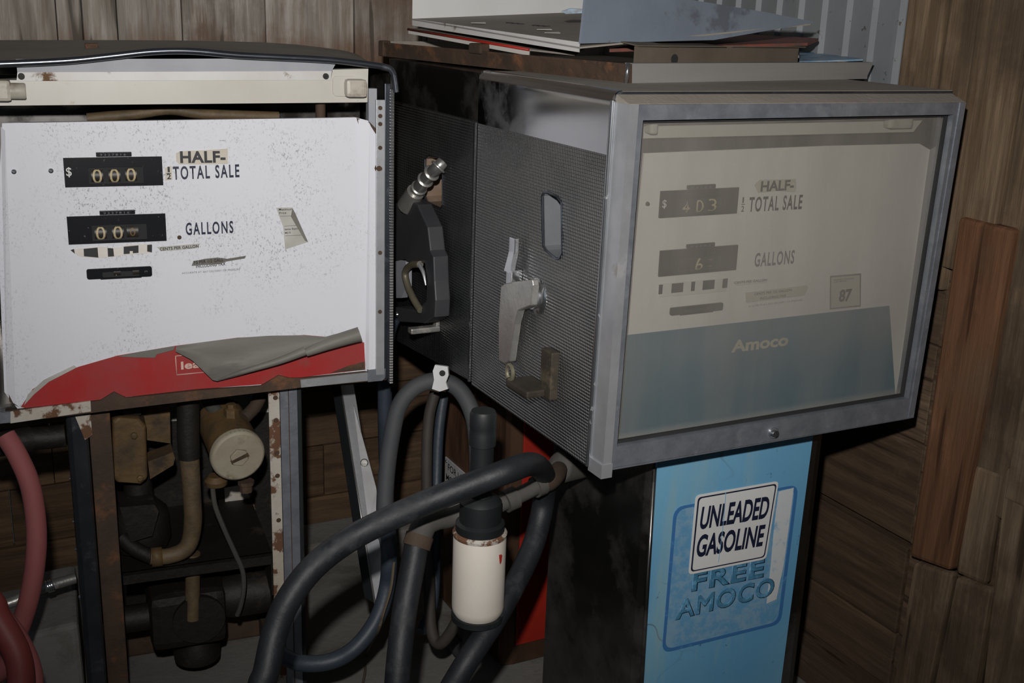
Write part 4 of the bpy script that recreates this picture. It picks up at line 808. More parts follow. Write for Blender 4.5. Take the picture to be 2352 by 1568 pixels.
TL('lea', (0.3382, 0.012, 0.8079), (0.373, 0.012, 0.8093), 0.016, 'redink', 0.03, band, DL - 0.0014)
for a, c in (((0.3291, 0.012, 0.8356), (0.3297, 0.012, 0.7981)), ((0.3297, 0.012, 0.7981), (0.3897, 0.012, 0.7991)), ((0.3291, 0.012, 0.8356), (0.3508, 0.012, 0.8365))):
    MB().tube([(a[0], DL - 0.0016, a[2]), (c[0], DL - 0.0016, c[2])], 0.0009, 5, 0).build('box_outline', 'redink', band)
# film: upper edge stuck on the dial, lower edge lifted and curled
up = [(0.3316, 0.012, 0.8553), (0.384, 0.012, 0.8599), (0.4455, 0.012, 0.8632), (0.508, 0.012, 0.863), (0.576, 0.012, 0.8589), (0.6149, 0.012, 0.8524), (0.6413, 0.012, 0.8577), (0.682, 0.012, 0.8683)]
lo = [(0.3282, 0.004, 0.8493), (0.3572, -0, 0.8309), (0.3964, -0.008, 0.7846), (0.4523, -0.01, 0.7945), (0.5196, -0.01, 0.8083), (0.5726, -0.01, 0.8208), (0.6224, -0.012, 0.8291), (0.6887, -0.014, 0.8417)]
def film(u, v):
    a, c = lerpl(up, u), lerpl(lo, u)
    p = a.lerp(c, v); lift = (v ** 1.5) * 0.016 + 0.004 * math.sin(v * 6 + u * 5) * v
    p.y = DL - 0.002 - lift
    return p
MB().grid(film, 40, 12, 0.0008).build('peeled_film', 'film', ld)
rl = [(0.4031, -0.008, 0.7876), (0.4525, -0.01, 0.8006), (0.5195, -0.012, 0.8169), (0.5704, -0.014, 0.8338)]
MB().tube([(p[0], p[1] - 0.003, p[2] + 0.001) for p in rl], [0.001, 0.005, 0.007, 0.009], 12, 6).build('film_curl', 'film', ld)
rl = [(0.5724, -0.012, 0.8322), (0.6222, -0.014, 0.8486), (0.6786, -0.016, 0.8629)]
MB().tube([(p[0], p[1] - 0.002, p[2] - 0.002) for p in rl], [0.008, 0.012, 0.0145], 12, 6).build('film_curl', 'film', ld)
q = [(0.2253, 0.012, 0.844), (0.2722, 0.012, 0.8505), (0.3293, 0.012, 0.8563), (0.3258, 0.012, 0.8488), (0.2954, 0.012, 0.8426), (0.2911, 0.012, 0.8361), (0.256, 0.012, 0.8398)]
MB().prism([(p[0], DL - 0.004, p[2]) for p in q], (0, 0.0012, 0)).build('film_scrap', 'film', ld)
# bottom rail, rusted, with a bright end strip
rail = [(0.0259, 0.006, 0.7565), (0.1891, 0.006, 0.7609), (0.2147, 0.006, 0.7757), (0.2356, 0.006, 0.7616), (0.3631, 0.006, 0.7645), (0.4874, 0.006, 0.763), (0.5219, 0.006, 0.7815), (0.5431, 0.006, 0.7742), (0.569, 0.006, 0.772), (0.7171, 0.006, 0.7747), (0.7408, 0.006, 0.7708), (0.7409, 0.006, 0.753), (0.5643, 0.006, 0.7523), (0.1723, 0.006, 0.7384), (0.0261, 0.006, 0.7328)]
lr = MB().prism(rail, (0, 0.02, 0)).build('bottom_rail', 'rust', L)
MB().prism([(0.564, 0.003, 0.7697), (0.701, 0.003, 0.7733), (0.7009, 0.003, 0.7557), (0.5654, 0.003, 0.7532)], (0, 0.004, 0)).build('bright_strip', 'alu', lr)
MB().prism([(0.7002, -0, 0.779), (0.7373, -0, 0.7795), (0.7374, -0, 0.7609), (0.7301, -0, 0.7541), (0.7002, -0, 0.7539)], (0, 0.012, 0)).build('corner_cap', 'zinc', lr)
MB().prism([(0.0332, 0.003, 0.7559), (0.1723, 0.003, 0.7627), (0.1717, 0.003, 0.7421), (0.0328, 0.003, 0.7332)], (0, 0.004, 0)).build('flaking_strip', 'rust_white', lr)
MB().prism([(-0.0042, -0, 0.7566), (0.0347, -0, 0.756), (0.0331, -0, 0.7359), (-0.0061, -0, 0.735)], (0, 0.03, 0)).build('corner_cap', 'zinc', lr)
# lamp fixture above the dial
ch = MB().prism([(0.0404, 0.006, 1.3436), (0.0673, 0.006, 1.3453), (0.6322, 0.006, 1.3503), (0.6357, 0.006, 1.3693), (0.7036, 0.006, 1.3717), (0.7018, 0.006, 1.3098), (0.0367, 0.006, 1.3027)], (0, 0.03, 0)).build('lamp_channel', 'cream', L)
MB().prism([(0.0955, 0.004, 1.3586), (0.6335, 0.004, 1.367), (0.6317, 0.004, 1.3504), (0.093, 0.004, 1.3442)], (0, 0.006, 0)).build('reflector_lip', 'lip', ch)
a_, b_, c_, d_ = (0.0944, 0.01, 1.3798), (0.6483, 0.01, 1.3897), (0.6338, 0.005, 1.3669), (0.0955, 0.005, 1.3586)
MB().prism([a_, b_, c_, d_], (0, 0.004, 0)).build('reflector', 'greysheet', ch)
for q in ((0.1011, 0.003, 1.3523), (0.6218, 0.003, 1.3575)): MB().lathe([(0.0055, 0), (0.0055, -0.003)], q, (0, 1, 0), 14).build('screw', 'rust_dark', ch)
MB().prism([(q[0], 0.002, q[1]) for q in rrect(*[((0.6351, 0.002, 1.3212))[i] for i in (0, 2)], *[((0.6825, 0.002, 1.3581))[i] for i in (0, 2)], 0.008)], (0, 0.006, 0)).build('socket_plate', 'cream', ch)
a, c = (0.6552, -0, 1.3206), (0.6953, -0, 1.3536)
MB().box((a[0], -0.022, a[2]), (c[0], 0.004, c[2]), 0.007).build('lamp_socket', 'socket', ch)
a, c = (0.0512, -0, 1.3119), (0.0838, -0, 1.3473)
MB().box((a[0], -0.022, a[2]), (c[0], 0.004, c[2]), 0.006).build('lamp_socket', 'socket', ch)
a = Vector((0.0825, -0.01, 1.3287)); MB().lathe([(0.0135, 0), (0.0135, 0.022), (0.012, 0.024)], a, (1, 0, 0), 18).build('lamp_socket_end', 'socket', ch)
MB().tube([(0.2036, 0.12, 1.2696), (0.2879, 0.12, 1.2773), (0.3507, 0.12, 1.2853), (0.4141, 0.12, 1.2771), (0.554, 0.12, 1.2719)], 0.010, 10, 6).build('conduit', 'ochre_pipe', L)
a = (0.6201, 0.03, 1.2807); MB().lathe([(0.009, 0), (0.009, 0.05)], (a[0], 0.045, a[2] - 0.012), (0, 0, 1), 14).build('bolt', 'rust', L)
MB().tube([(a[0], 0.045, a[2] - 0.01 + 0.004 * k) for k in range(11)], 0.0098, 10, 0).build('bolt_thread', 'rust', L)
# pedestal frame: corner posts, side sheets, base
pp = MB().prism([(0.128, 0.052, 0), (0.136, 0.044, 0), (0.160, 0.044, 0), (0.164, 0.050, 0), (0.164, 0.075, 0), (0.128, 0.075, 0)], (0, 0, 0.745)).build('corner_post', 'chrome_dark', L)
MB().prism([(0.143, 0.0435, 0.7219), (0.1709, 0.0435, 0.7226), (0.1712, 0.0435, 0.6792), (0.1574, 0.0435, 0.6718)], (0, 0.001, 0)).build('paint_patch', 'rust_white', pp)
MB().box((0.166, 0.05, 0.0), (0.206, 0.09, 0.75), 0.003).build('inner_post', 'rust', L)
a, c = (0.5093, 0.05, 0.729), (0.5285, 0.05, 0.2604)
ip = MB().box((0.508, 0.050, 0.0), (0.530, 0.056, 0.752), 0.001).build('inner_post', 'rust_white', L)
for z_ in (0.72, 0.672, 0.60, 0.55, 0.45): MB().lathe([(0.005, 0), (0.004, -0.002)], (0.522, 0.050, z_), (0, 1, 0), 12).build('bolt', 'rust', ip)
rp = MB().prism([(0.531, 0.048, 0), (0.565, 0.048, 0), (0.573, 0.056, 0), (0.573, 0.09, 0), (0.531, 0.09, 0)], (0, 0, 0.75)).build('corner_post', 'zinc', L)
MB().box((0.566, 0.046, 0.0), (0.574, 0.06, 0.752), 0.002).build('post_edge', 'blackpaint', rp)
MB().box((0.547, 0.0465, 0.0), (0.5485, 0.0485, 0.752)).build('red_line', 'rust', rp)
sd_ = MB().box((0.126, 0.075, 0.0), (0.130, 0.40, 0.75)).build('side_sheet', 'steel_dark', L)
for z_, y_ in ((0.56, 0.13), (0.48, 0.10), (0.41, 0.12), (0.32, 0.085)): MB().lathe([(0.005, 0), (0.003, -0.003)], (0.126, y_, z_), (1, 0, 0), 12).build('side_screw', 'chrome', sd_)
MB().box((0.57, 0.09, 0.0), (0.574, 0.40, 0.75)).build('side_sheet', 'steel_dark', L)
bs = MB()
bs.box((0.206, 0.36, 0.0), (0.56, 0.40, 0.075), 0.006); bs.box((0.52, 0.09, 0.0), (0.56, 0.38, 0.06), 0.006); bs.box((0.166, 0.09, 0.0), (0.206, 0.38, 0.06), 0.006)
bs.build('base_frame', 'rust', L)
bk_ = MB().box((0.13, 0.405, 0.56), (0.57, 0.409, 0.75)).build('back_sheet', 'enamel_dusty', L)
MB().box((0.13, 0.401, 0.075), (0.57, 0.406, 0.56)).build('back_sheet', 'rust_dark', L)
MB().prism([(0.4545, 0.39, 0.3879), (0.5151, 0.39, 0.3913), (0.5259, 0.39, 0.3112), (0.4567, 0.39, 0.3095)], (0, 0.004, 0)).build('paint_patch', 'rust_white', bk_)
# workings
mt = MB()
o0 = [(0.211, 0.12, 0.6758), (0.2197, 0.12, 0.6842), (0.2621, 0.12, 0.6761), (0.2745, 0.12, 0.6581), (0.2718, 0.12, 0.5448), (0.2585, 0.12, 0.5349), (0.2112, 0.12, 0.5447), (0.2035, 0.12, 0.5552)]
mt.prism(o0, (0, 0.10, 0))
mo = mt.build('meter_body', 'ochre', L)
bv = mo.modifiers.new('edge', 'BEVEL'); bv.width = 0.009; bv.segments = 3; bv.limit_method = 'ANGLE'; bv.angle_limit = rad(50)
for q in ((0.2501, 0.118, 0.6427), (0.2566, 0.118, 0.5494)): MB().lathe([(0.007, 0.002), (0.007, -0.004), (0.004, -0.006)], q, (0, 1, 0), 6).build('meter_bolt', 'ochre', mo)
MB().prism([(0.2743, 0.13, 0.5787), (0.3247, 0.13, 0.5939), (0.3275, 0.13, 0.5801), (0.3233, 0.13, 0.5652), (0.2765, 0.13, 0.54)], (0, 0.05, 0)).build('meter_flange', 'ochre', mo)
MB().prism([(0.2293, 0.2, 0.6765), (0.3281, 0.2, 0.6716), (0.3256, 0.2, 0.5862), (0.2764, 0.2, 0.5995), (0.2742, 0.2, 0.6385), (0.2278, 0.2, 0.6529)], (0, 0.06, 0)).build('register_box', 'ochre', mo)
MB().box((o0[1][0] + 0.012, 0.135, o0[1][2] - 0.008), (o0[3][0] - 0.006, 0.20, o0[1][2] + 0.012), 0.006).build('meter_cap', 'rust_dark', mo)
MB().tube([(0.3574, 0.1, 0.7402), (0.3529, 0.1, 0.6383), (0.3546, 0.1, 0.5234), (0.3538, 0.1, 0.4452), (0.3401, 0.1, 0.3926), (0.3044, 0.1, 0.3771), (0.2657, 0.1, 0.381)], [0.021, 0.021, 0.0185, 0.0185, 0.0175, 0.0165, 0.0165], 18, 7).build('delivery_pipe', 'ochre_pipe', L)
MB().tube([(0.3576, 0.1, 0.7448), (0.3529, 0.1, 0.6383), (0.3533, 0.1, 0.5909)], 0.0222, 16, 0).build('pipe_upper', 'rust_dark', L)  # upper length of the delivery pipe in a darker colour
MB().tube([(0.2889, 0.1, 0.3785), (0.2682, 0.1, 0.3787)], 0.021, 8, 0).build('pipe_union', 'ochre', L)
MB().tube([(0.2721, 0.11, 0.3732), (0.2382, 0.13, 0.3885), (0.2147, 0.15, 0.4074)], 0.016, 12, 4).build('pipe_bend', 'rust_dark', L)
MB().tube([(0.3543, 0.14, 0.356), (0.3466, 0.14, 0.2013)], 0.0155, 16, 0).build('riser_pipe', 'ochre_pipe', L)
# strainer can with round face and slotted cap
fc = Vector((0.4467, 0.07, 0.5956))
st_ = MB().lathe([(0.050, 0.14), (0.052, 0.03), (0.054, 0.012), (0.055, 0.008)], fc, (-0.12, 1, 0.25), 36).build('strainer', 'ochre', L)
MB().lathe([(0.050, -0.006), (0.0535, -0.004), (0.0555, 0.0), (0.0555, 0.012)], fc, (-0.12, 1, 0.1), 40).build('strainer_face', 'meterface', st_)
MB().lathe([(0.020, -0.008), (0.018, -0.012)], fc + Vector((0, 0, 0)), (-0.12, 1, 0.1), 6).build('hex_boss', 'meterface', st_)
d_ = Vector((0.9, 0, 0.35)).normalized(); n_ = Vector((-0.12, 1, 0.1)).normalized()
ce = fc - n_ * 0.0125; up_ = d_.cross(n_).normalized()
MB().hexa([ce + d_ * sx * 0.019 + up_ * sz * 0.003 + n_ * sy * 0.002 for sy in (-1, 1) for sx, sz in ((-1, -1), (1, -1), (1, 1), (-1, 1))]).build('boss_bar', 'ochre', st_)
MB().lathe([(0.016, 0), (0.016, 0.018), (0.010, 0.022), (0.010, 0.03)], Vector((0.4442, 0.13, 0.6576)), (0, 0, 1), 6).build('strainer_plug', 'ochre', st_)
MB().tube([(0.4704, 0.14, 0.6495), (0.4965, 0.16, 0.6641), (0.514, 0.18, 0.6849)], 0.014, 12, 3).build('pipe_bend', 'pipe_brown', L)
MB().tube([(0.4244, 0.16, 0.6567), (0.4121, 0.18, 0.6654), (0.4062, 0.2, 0.6786)], 0.015, 12, 3).build('pipe_bend', 'pipe_grey', L)
MB().lathe([(0.022, 0), (0.024, 0.01), (0.016, 0.02)], Vector((0.4056, 0.11, 0.5205)), (0, 0, 1), 20).build('cable_gland', 'ochre', L)
MB().lathe([(0.013, 0), (0.013, 0.014), (0.017, 0.016), (0.017, 0.024)], Vector((0.465, 0.1, 0.5014)), (0, 0, 1), 8).build('drain_plug', 'rust', L)
MB().tube([(0.3966, 0.1, 0.5258), (0.4, 0.1, 0.4783), (0.4166, 0.1, 0.4214), (0.437, 0.1, 0.3628), (0.451, 0.1, 0.3197), (0.4524, 0.1, 0.278), (0.446, 0.11, 0.2319), (0.4391, 0.12, 0.2044)], 0.0052, 8, 6).build('cable', 'pipe_grey', L)
# motor, shelf, pump block
MB().lathe([(0.055, 0.0), (0.062, 0.02), (0.058, 0.08), (0.03, 0.11), (0.028, 0.17)], Vector((0.2546, 0.2, 0.3625)), (0, 0, 1), 24).build('motor_end', 'rust_dark', L)
MB().prism([(0.2137, 0.12, 0.4898), (0.2815, 0.12, 0.4874), (0.2892, 0.12, 0.4698), (0.2736, 0.12, 0.4178), (0.2302, 0.12, 0.4094)], (0, 0.08, 0)).build('junction_box', 'rust_dark', L)
sf = MB().box((0.21, 0.10, 0.345), (0.515, 0.40, 0.352)).box((0.21, 0.10, 0.325), (0.515, 0.104, 0.352)).build('shelf', 'rust_dark', L)
MB().prism([(0.515, 0.10, 0.345), (0.515, 0.10, 0.25), (0.515, 0.14, 0.25), (0.515, 0.40, 0.345)], (-0.003, 0, 0)).build('shelf_bracket', 'rust_dark', sf)
pb = MB().box((0.26, 0.14, 0.13), (0.42, 0.30, 0.26), 0.02).build('pump_block', 'rust_dark', L)
MB().lathe([(0.055, -0.03), (0.055, 0.03)], (0.36, 0.16, 0.20), (0, 1, 0), 28).build('pulley', 'rust_dark', pb)
MB().lathe([(0.05, 0), (0.052, 0.03), (0.04, 0.05), (0.04, 0.09)], (0.36, 0.22, 0.06), (0, 0, 1), 24).build('sump', 'rust_dark', pb)
MB().lathe([(0.045, 0), (0.05, 0.02), (0.05, 0.10), (0.03, 0.12)], (0.42, 0.22, 0.20), (1, 0, 0), 24).build('motor', 'rust_dark', pb)
MB().tube([(0.21, 0.2, 0.19), (0.27, 0.2, 0.19)], 0.03, 14, 0).build('inlet_pipe', 'rust_dark', pb)
# outlet pipe through the left side with elbow
MB().tube([(0.1223, 0.12, 0.6559), (0.0905, 0.12, 0.6548), (0.0513, 0.12, 0.6564)], 0.022, 16, 0).build('outlet_pipe', 'rust_dark', L)
MB().tube([(0.0591, 0.12, 0.6555), (0.0282, 0.11, 0.6564), (-0.0098, 0.1, 0.6555)], [0.026, 0.024, 0.022], 16, 2).build('outlet_elbow', 'rust_dark', L)
cp = MB().tube([(0.1181, 0.13, 0.3398), (0.0831, 0.12, 0.3388), (0.0519, 0.11, 0.3374), (0.0091, 0.1, 0.3246), (-0.0474, 0.09, 0.3089), (-0.10, 0.10, 0.22), (-0.12, 0.12, 0.0)], 0.011, 12, 4).build('conduit', 'cast', L)
for k in (0.3, 0.42, 0.54): 
    p_ = Vector((0.0831, 0.12, 0.3388)).lerp(Vector((0.0519, 0.11, 0.3374)), k); MB().lathe([(0.013, -0.003), (0.014, 0), (0.013, 0.003)], p_, (1, 0.2, 0.25), 14).build('conduit_ring', 'chrome', cp)

# ================================================================== HOSES, FILTER AND LOOSE THINGS
HG = 'rubber hoses around the pumps'
def hose(pts, r, mat, label, smooth=7, seg=16):
    return tag(MB().tube(pts, r, seg, smooth).build('fuel_hose', mat), label, 'hose', HG)
hose([(0.02, 1.08, 0.022), (0.20, 1.22, 0.022), (0.31, 1.38, 0.17), (0.3692, 1.4944, 0.456), (0.3909, 1.5141, 0.5139), (0.4133, 1.5416, 0.5608), (0.4399, 1.554, 0.6046), (0.4838, 1.5676, 0.6435), (0.5425, 1.5715, 0.6767), (0.6141, 1.5669, 0.7047), (0.6828, 1.5517, 0.7315), (0.7519, 1.5356, 0.7561), (0.8074, 1.5291, 0.7709), (0.8561, 1.5643, 0.7587), (0.9083, 1.6196, 0.7241), (0.953, 1.6731, 0.6722), (0.9632, 1.6926, 0.6235), (0.9528, 1.6852, 0.5847), (0.9238, 1.6583, 0.547), (0.8751, 1.6233, 0.5068), (0.8123, 1.583, 0.464), (0.7496, 1.5537, 0.4189), (0.7104, 1.546, 0.3699), (0.6753, 1.5377, 0.3252), (0.61, 1.49, 0.13), (0.50, 1.41, 0.022), (0.33, 1.34, 0.022)], 0.0205, 'rubber', 'thick black hose arching across the picture, draped over the filter pipe', 8, 18)
hose([(0.6961, 1.6533, 0.616), (0.6778, 1.6313, 0.5741), (0.6517, 1.6009, 0.5127), (0.6299, 1.5688, 0.453), (0.6143, 1.5438, 0.389), (0.6053, 1.53, 0.3335), (0.60, 1.50, 0.14), (0.57, 1.42, 0.023), (0.48, 1.28, 0.023)], 0.0215, 'rubber', 'black hose dropping straight down from the filter elbow')
hose([(0.9, 2.2889, 0.8231), (0.89, 2.2946, 0.7904), (0.885, 2.2999, 0.7285), (0.885, 2.3044, 0.592), (0.885, 2.2919, 0.414), (0.7709, 1.9832, 0.4345), (0.7638, 1.9714, 0.353), (0.7345, 1.9537, 0.2892), (0.6849, 1.9408, 0.2434), (0.6311, 1.9392, 0.225), (0.5765, 1.966, 0.2196), (0.5467, 2.017, 0.2199)], 0.0165, 'rubber_blue', 'blue-black hose running down from the hanging nozzle and curling on the floor')
ah = hose([(1.02, 2.50, 0.019), (0.93, 2.36, 0.05), (0.86, 2.21, 0.24), (0.8101, 2.1077, 0.4106), (0.8229, 2.1339, 0.5094), (0.8431, 2.1535, 0.5995), (0.8647, 2.1634, 0.6629), (0.8994, 2.1582, 0.7017), (0.9424, 2.1404, 0.7159), (0.9784, 2.1173, 0.7029), (1.0004, 2.0911, 0.6591), (1.0047, 2.0681, 0.5967), (0.986, 2.0152, 0.4796), (0.99, 2.03, 0.25), (1.01, 2.10, 0.06), (1.03, 2.24, 0.019)], 0.0185, 'rubber_grey', 'grey dusty hose looping up through a steel strap under the rear pump')
o = MB().prism([(0.9178, 2.0995, 0.7663), (0.941, 2.0865, 0.7637), (0.9408, 2.0808, 0.7463), (0.9345, 2.0793, 0.7321), (0.9372, 2.0736, 0.7191), (0.9212, 2.08, 0.7133), (0.9071, 2.0889, 0.718), (0.9131, 2.092, 0.7365), (0.9125, 2.0981, 0.7539)], (0.004, 0.004, 0)).build('hose_strap', 'sign', ah)
MB().lathe([(0.0065, 0), (0.0055, -0.002)], (0.9299, 2.0878, 0.7502), (0.45, 0.85, -0.25), 14).build('strap_hole', 'black_in', o)
hose([(0.97, 2.2142, 0.6628), (0.9513, 2.2052, 0.6065), (0.9372, 2.1814, 0.5134), (0.9254, 2.1442, 0.3833), (0.9055, 2.0838, 0.2771), (0.8841, 2.0212, 0.1972), (0.8884, 1.9878, 0.1742), (0.9069, 1.9668, 0.2107), (0.9259, 1.9533, 0.2707), (0.9388, 1.9456, 0.3383)], 0.0125, 'rubber_brown', 'thin muddy hose hanging in a narrow loop behind the white filter')
hose([(1.0144, 2.2659, 0.6405), (0.9948, 2.2473, 0.5541), (0.9794, 2.2202, 0.4489), (0.9545, 2.1649, 0.3146), (0.9264, 2.1081, 0.2063), (0.8786, 2.0609, 0.1662)], 0.012, 'rubber_blue', 'thin dark hose hanging beside the small notice plate')
hose([(0.086, 2.1092, 0.726), (0.1019, 2.0899, 0.6931), (0.1163, 2.0664, 0.6452), (0.1198, 2.0447, 0.5858), (0.1142, 2.0277, 0.526), (0.0982, 2.0135, 0.4584), (0.0753, 2.0053, 0.398), (0.0433, 1.9993, 0.3297), (0.0039, 2.0044, 0.2836), (-0.07, 1.98, 0.11), (-0.20, 1.93, 0.019)], 0.0175, 'hose_red', 'dusty pinkish red hose hanging from the left pump outlet')
hose([(-0.22, 1.84, 0.023), (-0.17, 1.92, 0.20), (-0.11, 1.96, 0.45), (-0.04, 1.95, 0.545), (0.0258, 1.9161, 0.5115), (0.0388, 1.899, 0.4806), (0.0597, 1.872, 0.4326), (0.0638, 1.856, 0.3909), (0.0559, 1.839, 0.3278), (0.05, 1.81, 0.14), (0.02, 1.74, 0.023), (-0.15, 1.65, 0.023)], 0.022, 'hose_red2', 'dark red hose at the bottom left corner, in front')
hose([(-0.30, 1.97, 0.015), (-0.22, 2.02, 0.12), (-0.12, 2.03, 0.40), (-0.04, 2.01, 0.485), (0.032, 1.9784, 0.4612), (0.0576, 1.9569, 0.4369), (0.0777, 1.9334, 0.3979), (0.0877, 1.9126, 0.3513), (0.0822, 1.8937, 0.286), (0.08, 1.87, 0.11), (0.04, 1.79, 0.015), (-0.12, 1.72, 0.015)], 0.0135, 'hose_red', 'thin dusty red hose curving beside the dark red one')

FT = thing('fuel_filter', 'white spin-on filter canister under a black pipe head', 'fuel filter', (0.7877, 1.5992, 0.474))
F0 = FT.location
def fl_(p): return tuple(Vector(p) - F0)
MB().lathe([(0.028, 0.0), (0.040, 0.003), (0.045, 0.012), (0.0457, 0.02), (0.0457, 0.150), (0.044, 0.156), (0.038, 0.158)], (0, 0, 0), (0, 0, 1), 40).build('canister', 'canister', FT)
o = MB().lathe([(0.030, 0.0), (0.0462, 0.0), (0.0462, 0.010), (0.044, 0.010)], (0, 0, -0.006), (0, 0, 1), 40).build('gasket_rim', 'blackpaint', FT)
MB().lathe([(0.040, 0.150), (0.046, 0.153), (0.047, 0.158), (0.042, 0.162)], (0, 0, 0), (0, 0, 1), 40).build('canister_rim', 'rust_white', FT)
MB().lathe([(0.041, 0.158), (0.042, 0.163), (0.042, 0.176), (0.036, 0.180), (0.036, 0.215), (0.030, 0.222), (0.022, 0.226)], (0, 0, 0), (0, 0, 1), 32).build('filter_head', 'blackpaint', FT)
tb_ = MB().lathe([(0.0195, 0.21), (0.0195, 0.325), (0.0205, 0.335), (0.0205, 0.345)], (0, 0, 0), (0, 0, 1), 24).build('standpipe', 'blackpaint', FT)
MB().lathe([(0.0225, 0.318), (0.0225, 0.34), (0.0215, 0.345), (0.0225, 0.350), (0.0225, 0.372), (0.020, 0.378)], (0, 0, 0), (0, 0, 1), 24).build('standpipe_cap', 'blackpaint', tb_)
MB().tube([fl_((0.8287, 1.6375, 0.6528)), fl_((0.8729, 1.6411, 0.6626)), fl_((0.9284, 1.651, 0.6733))], 0.0148, 14, 0).build('inlet_pipe', 'pipe_grey', FT)
MB().tube([fl_((0.8543, 1.6381, 0.6596)), fl_((0.8758, 1.6401, 0.6641))], 0.0205, 16, 0).build('pipe_collar', 'pipe_grey', FT)
MB().tube([fl_((0.9193, 1.6503, 0.671)), fl_((0.9369, 1.6536, 0.6734))], 0.0195, 16, 0).build('pipe_collar', 'pipe_grey', FT)
MB().tube([fl_((0.9312, 1.6527, 0.6722)), fl_((0.9551, 1.6606, 0.6735)), fl_((0.98, 1.6826, 0.6726)), fl_((1.0055, 1.7143, 0.6664))], [0.017, 0.018, 0.018, 0.016], 14, 4).build('swivel', 'pipe_brown', FT)
MB().tube([fl_((0.7909, 1.6553, 0.647)), fl_((0.7588, 1.6575, 0.6386)), fl_((0.7294, 1.6561, 0.6413)), fl_((0.7081, 1.6536, 0.6357)), fl_((0.6971, 1.6519, 0.6132))], [0.0165, 0.0175, 0.020, 0.022, 0.0225], 16, 5).build('outlet_elbow', 'pipe_grey', FT)
MB().tube([fl_((0.6997, 1.6524, 0.619)), fl_((0.6899, 1.6457, 0.601))], 0.0245, 16, 0).build('elbow_collar', 'pipe_brown', FT)
a = fl_((0.8036, 1.5862, 0.6011)); o = MB().prism([(a[0], -0.0455, a[2] + .004), (a[0] + .005, -0.0450, a[2] + .004), (a[0] + .004, -0.0450, a[2] - .008), (a[0] + .002, -0.0455, a[2] - .012)], (0, 0.003, 0)).build('red_mark', 'red_panel', FT)

# bright angle bar leaning against the wall
AB = thing('angle_bar', 'bright metal angle bar leaning between the left pump and the hoses', 'metal bar', (0.9409, 2.522, 0))
A0 = AB.location
def al(p): return Vector(p) - A0
t0, t1 = al((0.8047, 2.3777, 0.6468)), al((0.7557, 2.023, 0.2833)); 
wv_ = Vector((0.030, -0.004, 0.0)); dv = Vector((0.004, 0.03, 0.0))
MB().hexa([t1, t1 + wv_, t1 + wv_ + dv * 0.1, t1 + dv * 0.1, t0, t0 + wv_, t0 + wv_ + dv * 0.1, t0 + dv * 0.1]).build('front_flange', 'alu', AB)
MB().hexa([t1 - wv_ * 0.5 + dv, t1, t1 + dv * 0.1, t1 - wv_ * 0.5 + dv * 1.1, t0 - wv_ * 0.5 + dv, t0, t0 + dv * 0.1, t0 - wv_ * 0.5 + dv * 1.1]).build('side_flange', 'blackpaint', AB)
MB().tube([t0 + Vector((0, -0.001, 0)), t1 + Vector((0, -0.001, 0))], 0.0022, 6, 0).build('bright_edge', 'silver', AB)
gs = MB().prism([al((0.8142, 2.3162, 0.6185)), al((0.8149, 2.1735, 0.4743)), al((0.802, 2.1178, 0.4282)), al((0.7794, 2.1263, 0.4184))], (0.002, 0.004, 0)).build('gusset', 'sign', AB)
MB().lathe([(0.009, 0), (0.007, -0.003)], al((0.8024, 2.2131, 0.5204)), (0.45, 0.85, -0.25), 14).build('gusset_screw', 'cast', gs)

cb = MB(); zt = 0.26
cb.hexa([(0.0101, 0.2619, 0), (0.135, 0.2206, 0), (0.1432, 0.5479, 0), (0.0267, 0.5641, 0), (0.01, 0.10, 0.205), (0.122, 0.10, 0.205), (0.122, 0.30, 0.205), (0.01, 0.30, 0.205)])
cb = MB().hexa([(-0.02, 0.10, 0), (0.122, 0.10, 0), (0.122, 0.40, 0), (-0.02, 0.40, 0), (0.015, 0.115, 0.235), (0.118, 0.115, 0.245), (0.118, 0.39, 0.245), (0.015, 0.39, 0.235)])
o = cb.build('concrete_block', 'concrete'); o.location = (0.06538, 2.15057, 0); o.rotation_euler = (0, 0, rad(-5.8))
bv = o.modifiers.new('edge', 'BEVEL'); bv.width = 0.01; bv.segments = 2
tag(o, 'grey concrete block against the left side of the white-faced pump', 'concrete block')
tag(MB().tube([(0.7668, 1.9435, 0.415), (0.7561, 1.9322, 0.3645), (0.7368, 1.9253, 0.3136), (0.724, 1.9207, 0.2797), (0.8273, 2.2703, 0.006), (0.7951, 2.194, 0.006), (0.752, 2.1093, 0.006)], 0.003, 6, 6).build('dry_vine', 'twig'), 'dry brown vine trailing over the floor beside the curled hose', 'vine')
for i, (a, r_) in enumerate((((0.80, 2.66, 0.0), 0.012), ((0.74, 2.60, 0.0), 0.009), ((0.90, 2.62, 0.0), 0.010), ((1.02, 2.42, 0.0), 0.011), ((0.62, 2.50, 0.0), 0.007))):
    pass

